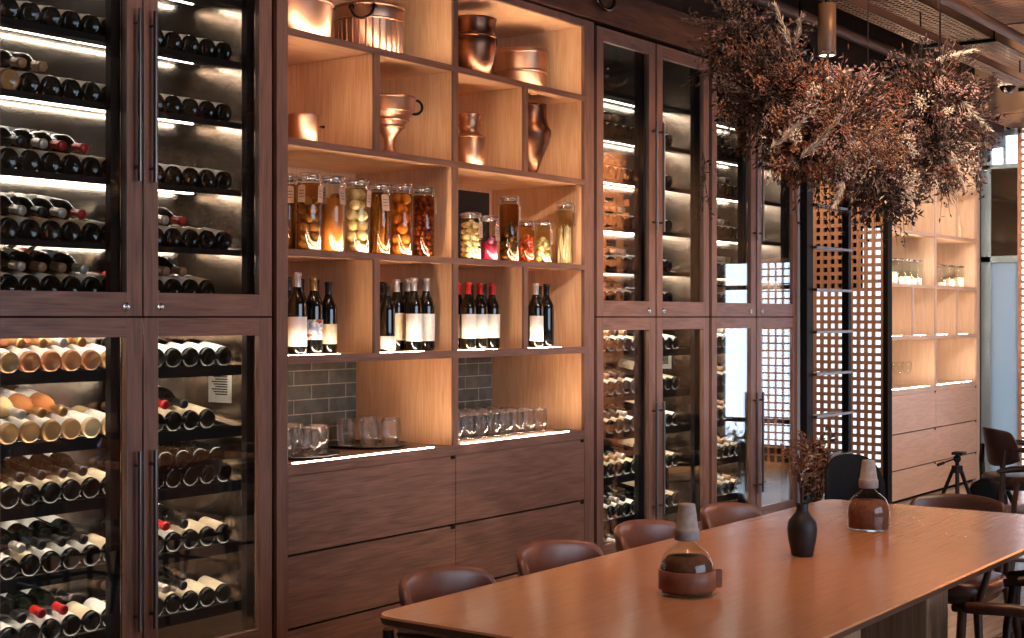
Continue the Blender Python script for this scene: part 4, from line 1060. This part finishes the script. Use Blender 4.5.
g = MB().box(8.0, 10.4, 2.72, 2.75, 3.6, 3.66).box(8.0, 10.4, 3.18, 3.21, 3.6, 3.66).box(8.0, 8.03, 2.72, 3.21, 3.6, 3.66).box(10.37, 10.4, 2.72, 3.21, 3.6, 3.66)
g.build('frame', 'tray', gr)
g = MB(); x = 8.05
while x < 10.36: g.box(x, x+.035, 2.75, 3.18, 3.605, 3.63); x += .075
g.build('slats', 'wallbeige', gr)
MB().box(8.4,8.42,2.95,2.97,3.66,CE).box(10,10.02,2.95,2.97,3.66,CE).box(8.0,10.4,2.94,2.98,3.632,3.66).build('hanger', 'black', gr)
bm = MB()
def spot(x, y, z0, z1, rad, mat, label, lit):
    r = thing('ceiling_spotlight', label, 'spotlight', (x, y, z0), 0, 'cylinder spotlights')
    MB().lathe([(rad-.012,.012),(rad-.004,0),(rad,.004),(rad,z1-z0),(.0001,z1-z0)], 28, (x,y,z0)).build('housing', mat, r)
    MB().lathe([(.0001,.003),(rad-.010,.003),(rad-.010,.012)], 24, (x,y,z0)).build('lens', 'spotlens' if lit else 'black', r)
    MB().cyl((x,y,z1),(x,y,z1+.35 if z1 < 3.1 else CE),.012).build('stem', 'black', r)
spot(7.42, 3.23, 2.95, 3.24, .05, 'lamp', 'tan cylinder spotlight with glowing lens above the dried flowers', True)
spot(wx(733, 3.3), 3.3, 3.12, 3.42, .05, 'lamp', 'tan cylinder spotlight half hidden by the flowers, upper left', False)
bsx = wx(801, 3.4); mb = MB().sphere((bsx, 3.4, 2.99), .075, 20, 12).cyl((bsx,3.4,3.05),(bsx,3.4,3.28),.012)
tag(mb.build('ball_spotlight', 'blackgl', None, loc=(bsx,3.4,3.05)), 'black ball-shaped spotlight left of the tan cylinder spotlight', 'spotlight')
dc = thing('dome_camera', 'white dome security camera below the cable tray, far right', 'camera', (12.0, 3.62, 3.45))
MB().lathe([(.0001,.12),(.07,.12),(.088,.08),(.09,.03),(.08,.02),(.0001,.02)], 28, (12.0,3.62,3.4)).cyl((12.0,3.62,3.52),(12.0,3.62,CE),.015).build('housing', 'white', dc)
MB().sphere((12.0,3.62,3.43),.068,20,10).build('dome', 'blackgl', dc)
cbx = wx(605, 3.96); mb = MB().tube([(cbx+.1*math.cos(t)*1.0, 3.965-.01, 3.2+.1*math.sin(t)) for t in [2*math.pi*i/24 for i in range(24)]], .011, 10, closed=True)
mb.cyl((cbx, 3.955, 3.29), (cbx, 3.955, 3.45), .008).cyl((cbx, 3.955, 3.42),(cbx, 4.26, 3.42),.008)
tag(mb.build('cable_loop', 'blackgl', None, loc=(cbx,3.96,3.1)), 'loop of black cable hanging before the fascia board', 'cable')

# ------------------------------------------------------------------ light
def area(name, loc, target, sx, sy, power, colr, spread=180):
    l = bpy.data.lights.new(name, 'AREA'); l.shape = 'RECTANGLE'; l.size = sx; l.size_y = sy; l.energy = power; l.color = lin(colr)[:3]; l.spread = R(spread)
    o = bpy.data.objects.new(name, l); col.objects.link(o); o.location = loc
    d = Vector(target)-Vector(loc); o.rotation_euler = d.to_track_quat('-Z', 'Y').to_euler(); return o
def spotl(name, loc, target, power, colr, size=60, blend=.6, rad=.05):
    l = bpy.data.lights.new(name, 'SPOT'); l.energy = power; l.color = lin(colr)[:3]; l.spot_size = R(size); l.spot_blend = blend; l.shadow_soft_size = rad
    o = bpy.data.objects.new(name, l); col.objects.link(o); o.location = loc
    d = Vector(target)-Vector(loc); o.rotation_euler = d.to_track_quat('-Z', 'Y').to_euler(); return o
w = bpy.data.worlds.new('overcast_sky'); scene.world = w; w.use_nodes = True
bg = w.node_tree.nodes['Background']; bg.inputs['Color'].default_value = lin('#d2e6ff'); bg.inputs['Strength'].default_value = 5.0
for nm, loc, tg, sx, sy in (('front_window_portal', (3.55, YF-.02, 2.0), (3.55, 0, 2.0), 5.5, 2.6), ('end_window_portal', (XR+.1, 1.7, 1.7), (0, 1.7, 1.7), 4.4, 3.0)):
    p = area(nm, loc, tg, sx, sy, 1, '#ffffff'); p.data.cycles.is_portal = True
# warm ceiling spotlights over the table and along the joinery
for i, (x, y) in enumerate(((3.3, 1.7), (4.7, 1.7), (6.2, 1.6))):
    spotl('table_spot_lamp', (x, y, 3.9), (x+.1, y+.15, .75), 120, '#ffc294', 62, .8)
for x in (5.2, 6.0): spotl('flower_spot_lamp', (x-1.0, .4, 3.8), (x-.1, 2.1, 2.3), 270, '#ffe8d4', 50, .8)
for x in (3.0, 5.0, 7.2, 9.2, 11.4): spotl('wall_wash_lamp', (x, 2.2, 4.0), (x+.2, 4.0, 1.9), 52, '#ffbf8c', 85, .9)
spotl('end_wall_lamp', (10.5, 3.0, 4.0), (13.2, 3.6, 3.2), 90, '#ffd8b4', 90, .9)
spotl('far_unit_fill', (10.6, 1.4, 4.0), (12.2, 4.2, 1.3), 300, '#ffeedd', 75, .9)  # added fill, in place of daylight falling on the far unit
spotl('lattice_lamp', (9.6, 4.45, 3.0), (10.7, 4.5, 2.2), 60, '#ffcfa2', 100, .8)
spotl('booth_lamp', (10.6, .6, 3.6), (12.1, -.1, 2.2), 3000, '#ffc188', 90, .8)

# ------------------------------------------------------------------ camera
cd = bpy.data.cameras.new('camera'); cam = bpy.data.objects.new('camera', cd); col.objects.link(cam)
cd.sensor_width = 36; cd.lens = F/1024*36; cd.shift_y = (317-319)/1024*1; cd.clip_start = .05; cd.clip_end = 200
cam.location = (0, 0, EYE); cam.rotation_euler = (R(90), 0, math.atan2(SA, CA)-R(90))
scene.camera = cam
vs = scene.view_settings
scene.display_settings.display_device = 'sRGB'
vs.view_transform = 'Standard'; vs.look = 'None'; vs.exposure = .5; vs.gamma = 1; vs.use_curve_mapping = False
cy = scene.cycles
cy.use_denoising = True; cy.max_bounces = 10; cy.diffuse_bounces = 4; cy.glossy_bounces = 5; cy.transparent_max_bounces = 24; cy.transmission_bounces = 6
cy.sample_clamp_indirect = 6; cy.caustics_reflective = False; cy.caustics_refractive = False; cy.use_light_tree = True
